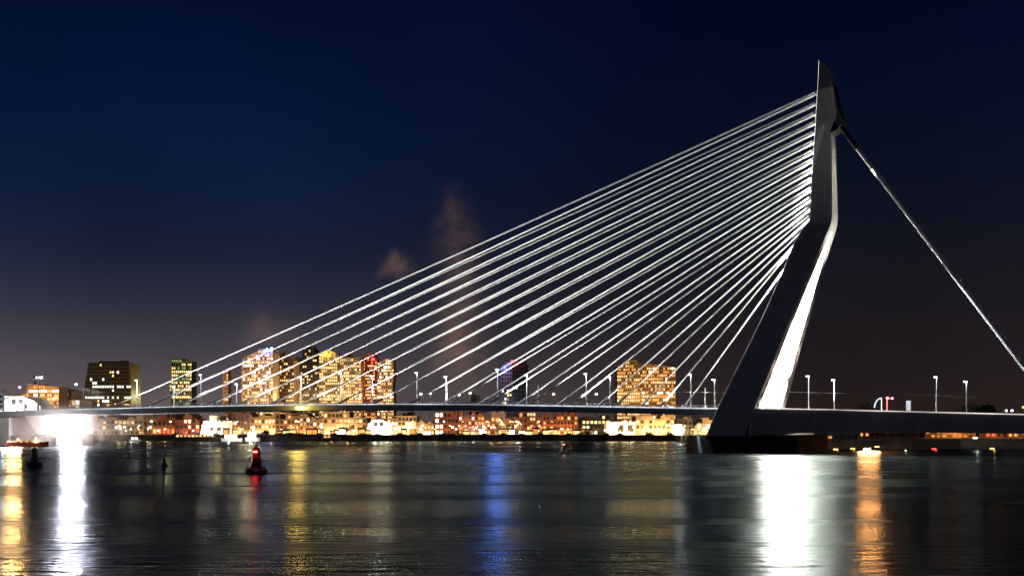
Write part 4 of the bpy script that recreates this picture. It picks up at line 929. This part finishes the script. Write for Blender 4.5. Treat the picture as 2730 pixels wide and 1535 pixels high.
# ------------------------------------------------------------------ buoys
def buoy(px, ywl, H, label, colm, topm, scale=1.0, lamp=None, wide=True):
    Y = F*CH/(ywl-HY); p = at(px, ywl, Y); p.z = 0
    e = empty('navigation_buoy', p, label, 'buoy')
    k = H/6.1
    m = MB(); m.lathe([(1.5*k, -.6*k), (2.3*k, -.1*k), (2.42*k, .25*k), (2.42*k, .55*k), (2.1*k, .85*k), (1.55*k, 1.05*k)], p, 28); m.build('float', darksteel, e, smooth=True)
    m = MB(); m.lathe([(1.55*k, 1.05*k), (1.25*k, 1.4*k), (1.08*k, 1.9*k), (1.05*k, 2.35*k)], p, 24)
    for a in range(4):
        an = a*math.pi/2+.4; m.box(p+Vector((math.cos(an)*1.75*k, math.sin(an)*1.75*k, 1.05*k)), (.5*k, .12*k, .5*k), rot=an)
    m.build('skirt', darksteel, e)
    m = MB()
    for a in range(8):      # panelled tapering tower
        an0 = 2*math.pi*a/8; an1 = 2*math.pi*(a+1)/8
        r0, r1 = 1.05*k, .86*k
        q = [p+Vector((math.cos(an0+.03)*r0, math.sin(an0+.03)*r0, 2.355*k)), p+Vector((math.cos(an1-.03)*r0, math.sin(an1-.03)*r0, 2.355*k)), p+Vector((math.cos(an1-.03)*r1, math.sin(an1-.03)*r1, 4.1*k)), p+Vector((math.cos(an0+.03)*r1, math.sin(an0+.03)*r1, 4.1*k))]
        m.quad(q)
    m.lathe([(.98*k, 2.36*k), (.80*k, 4.1*k)], p, 16); m.lathe([(1.12*k, 3.05*k), (1.12*k, 3.15*k)], p, 20)
    m.build('tower', colm, e)
    m = MB(); m.lathe([(.86*k, 4.105*k), (.84*k, 4.9*k), (.66*k, 5.3*k), (.40*k, 5.5*k)], p, 20); m.build('shroud', topm, e, smooth=True)
    m = MB(); m.lathe([(.16*k, 5.503*k), (.16*k, 5.7*k), (.42*k, 5.72*k), (.46*k, 6.1*k), (.1*k, 6.12*k)], p, 14); m.tube(p+Vector((.1, 0, 6.1*k)), p+Vector((.1, 0, 6.4*k)), .03, n=5); m.build('lantern_cap', darksteel, e)
    m = MB()
    for a in range(2): an = a*math.pi; m.tube(p+Vector((math.cos(an)*2.0*k, -.9*k, .9*k)), p+Vector((math.cos(an)*1.05*k, -.5*k, 3.0*k)), .05*k, n=5)
    m.build('handrail', darksteel, e)
    if lamp:
        m = MB(); m.tube(p+Vector((-.42*k, -.97*k, 4.55*k)), p+Vector((.38*k, -.97*k, 4.55*k)), .11*k, n=8); m.build('lamp', lamp[0], e)
        point('lamp_light', p+Vector((0, -1.7*k, 4.6*k)), lamp[1], lamp[2], .15, e)
        spot('lamp_light', p+Vector((0, -1.8*k, 4.6*k)), (0, 0, 0), lamp[1], lamp[2]*18, 50, .6, .5, e)
redp = mat('buoy_red', (.26, .012, .012), .45, .3, 2); grnp = mat('buoy_green', (.03, .16, .09), .5, .3, 2); yelp = mat('buoy_yellow', (.22, .2, .07), .6, .3, 2)
buoy(683, 1261, 5.9, 'red buoy with a glowing red band, nearest to the camera', redp, redp, lamp=(emi('buoy_lamp', (1, .12, .06), 25), (1, .03, .03), 28))
buoy(92, 1241, 4.9, 'dark green buoy at the top of the orange reflection at left', grnp, yelp)
buoy(1503, 1209, 4.2, 'small distant buoy with a pale top light, in mid-river', redp, redp, lamp=(emi('buoy_lamp_w', (1, .75, .6), 4), (1, .5, .4), 8))
Y = F*CH/(1242-HY); p = at(438, 1242, Y); p.z = 0
e = empty('spar_buoy', p, 'thin dark spar buoy between the green and the red buoy', 'buoy')
m = MB(); m.lathe([(.5, -.4), (.85, 0), (.8, .35), (.45, .7), (.36, 1.6), (.25, 2.2)], p, 16); m.build('float', darksteel, e, smooth=True)
m = MB(); m.lathe([(.25, 2.203), (.15, 3.5), (.08, 4.9)], p, 10); m.box(p+Vector((-.25, 0, 4.6)), (.35, .08, .25)); m.build('spar', darksteel, e, smooth=True)

# ------------------------------------------------------------------ smoke plume over the city and mist added round the glaring lamp for its glare
def cloud(name, label, c, rad, dens, scale, seed, stretch=1):
    m = MB(); c = Vector(c); n = 18
    rg = []
    for j in range(1, n):
        a = math.pi*j/n
        rg.append([c+Vector((rad[0]*math.sin(a)*math.cos(2*math.pi*k/24), rad[1]*math.sin(a)*math.sin(2*math.pi*k/24), -rad[2]*math.cos(a))) for k in range(24)])
    m.rings(rg)
    mm = bpy.data.materials.new(name+'_smoke'); mm.use_nodes = True; t = mm.node_tree; t.nodes.remove(t.nodes['Principled BSDF'])
    pv = t.nodes.new('ShaderNodeVolumePrincipled'); pv.inputs['Color'].default_value = (.9, .8, .72, 1); pv.inputs['Anisotropy'].default_value = 0
    g = t.nodes.new('ShaderNodeNewGeometry'); mp = t.nodes.new('ShaderNodeMapping'); mp.inputs['Location'].default_value = (-c.x, -c.y, -c.z); 
    t.links.new(g.outputs['Position'], mp.inputs[0])
    ds = t.nodes.new('ShaderNodeVectorMath'); ds.operation = 'DIVIDE'; ds.inputs[1].default_value = rad
    t.links.new(mp.outputs[0], ds.inputs[0]); ln = t.nodes.new('ShaderNodeVectorMath'); ln.operation = 'LENGTH'; t.links.new(ds.outputs[0], ln.inputs[0])
    nz = t.nodes.new('ShaderNodeTexNoise'); nz.noise_dimensions = '4D'; nz.inputs['W'].default_value = seed; nz.inputs['Scale'].default_value = scale; nz.inputs['Detail'].default_value = 5; nz.inputs['Roughness'].default_value = .62; nz.inputs['Distortion'].default_value = .8
    t.links.new(mp.outputs[0], nz.inputs['Vector'])
    s1 = t.nodes.new('ShaderNodeMath'); s1.operation = 'MULTIPLY_ADD'; s1.inputs[1].default_value = 3.2; s1.inputs[2].default_value = -.75
    t.links.new(nz.outputs['Fac'], s1.inputs[0])
    s2 = t.nodes.new('ShaderNodeMath'); s2.operation = 'SUBTRACT'; t.links.new(s1.outputs[0], s2.inputs[0]); t.links.new(ln.outputs['Value'], s2.inputs[1])
    s3 = t.nodes.new('ShaderNodeMapRange'); s3.interpolation_type = 'SMOOTHSTEP'; s3.inputs[1].default_value = 0; s3.inputs[2].default_value = 1.9; s3.inputs[4].default_value = dens
    t.links.new(s2.outputs[0], s3.inputs[0]); t.links.new(s3.outputs[0], pv.inputs['Density'])
    t.links.new(pv.outputs[0], t.nodes['Material Output'].inputs['Volume'])
    o = m.build(name, mm); tag(o, label, name, kind='stuff')
cloud('halo', 'thin lit mist volume added for the glare around the glaring lamp at the left bank', gp+Vector((0, -2, .5)), (40, 40, 16.5), .09, .08, 2.5)
YS = 1500
def cl(px, py, rx, rz): 
    q = YS/F; p = at(px, py, YS); return (p.x, p.y, p.z), (rx*q, rx*q*.8, rz*q)
c_, r_ = cl(1222, 930, 150, 150); cloud('smoke', 'warm-lit smoke plume rising behind the cables, its broad lower part', c_, r_, .0045, .016, 1.3)
c_, r_ = cl(1225, 730, 120, 190); cloud('smoke', 'thin middle part of the brownish smoke plume behind the cables', c_, r_, .0040, .018, 2.1)
c_, r_ = cl(1205, 570, 95, 95); cloud('smoke', 'faint uppermost wisps of the smoke plume', c_, r_, .0036, .022, 3.7)
c_, r_ = cl(1052, 706, 85, 52); cloud('smoke', 'small detached brown smoke puff left of the plume', c_, r_, .0060, .02, 4.2)
c_, r_ = cl(700, 885, 170, 70); cloud('smoke', 'faint brown cloud above the blue-topped tower', c_, r_, .0022, .014, 5.5)
spot('smoke_fill_spot', at(1240, 1105, 1180), at(1215, 800, YS), (1, .60, .42), 2.1e7, 62, 1, 3)  # spots added to light the smoke
spot('smoke_fill_spot', at(1052, 1100, 1200), at(1052, 700, YS), (1, .58, .38), 8e6, 20, 1, 3)
spot('smoke_fill_spot', at(690, 1100, 1200), at(700, 885, YS), (1, .55, .36), 1.8e7, 50, 1, 3)
print('objects', len(bpy.data.objects), 'lights', len([o for o in bpy.data.objects if o.type == 'LIGHT']))
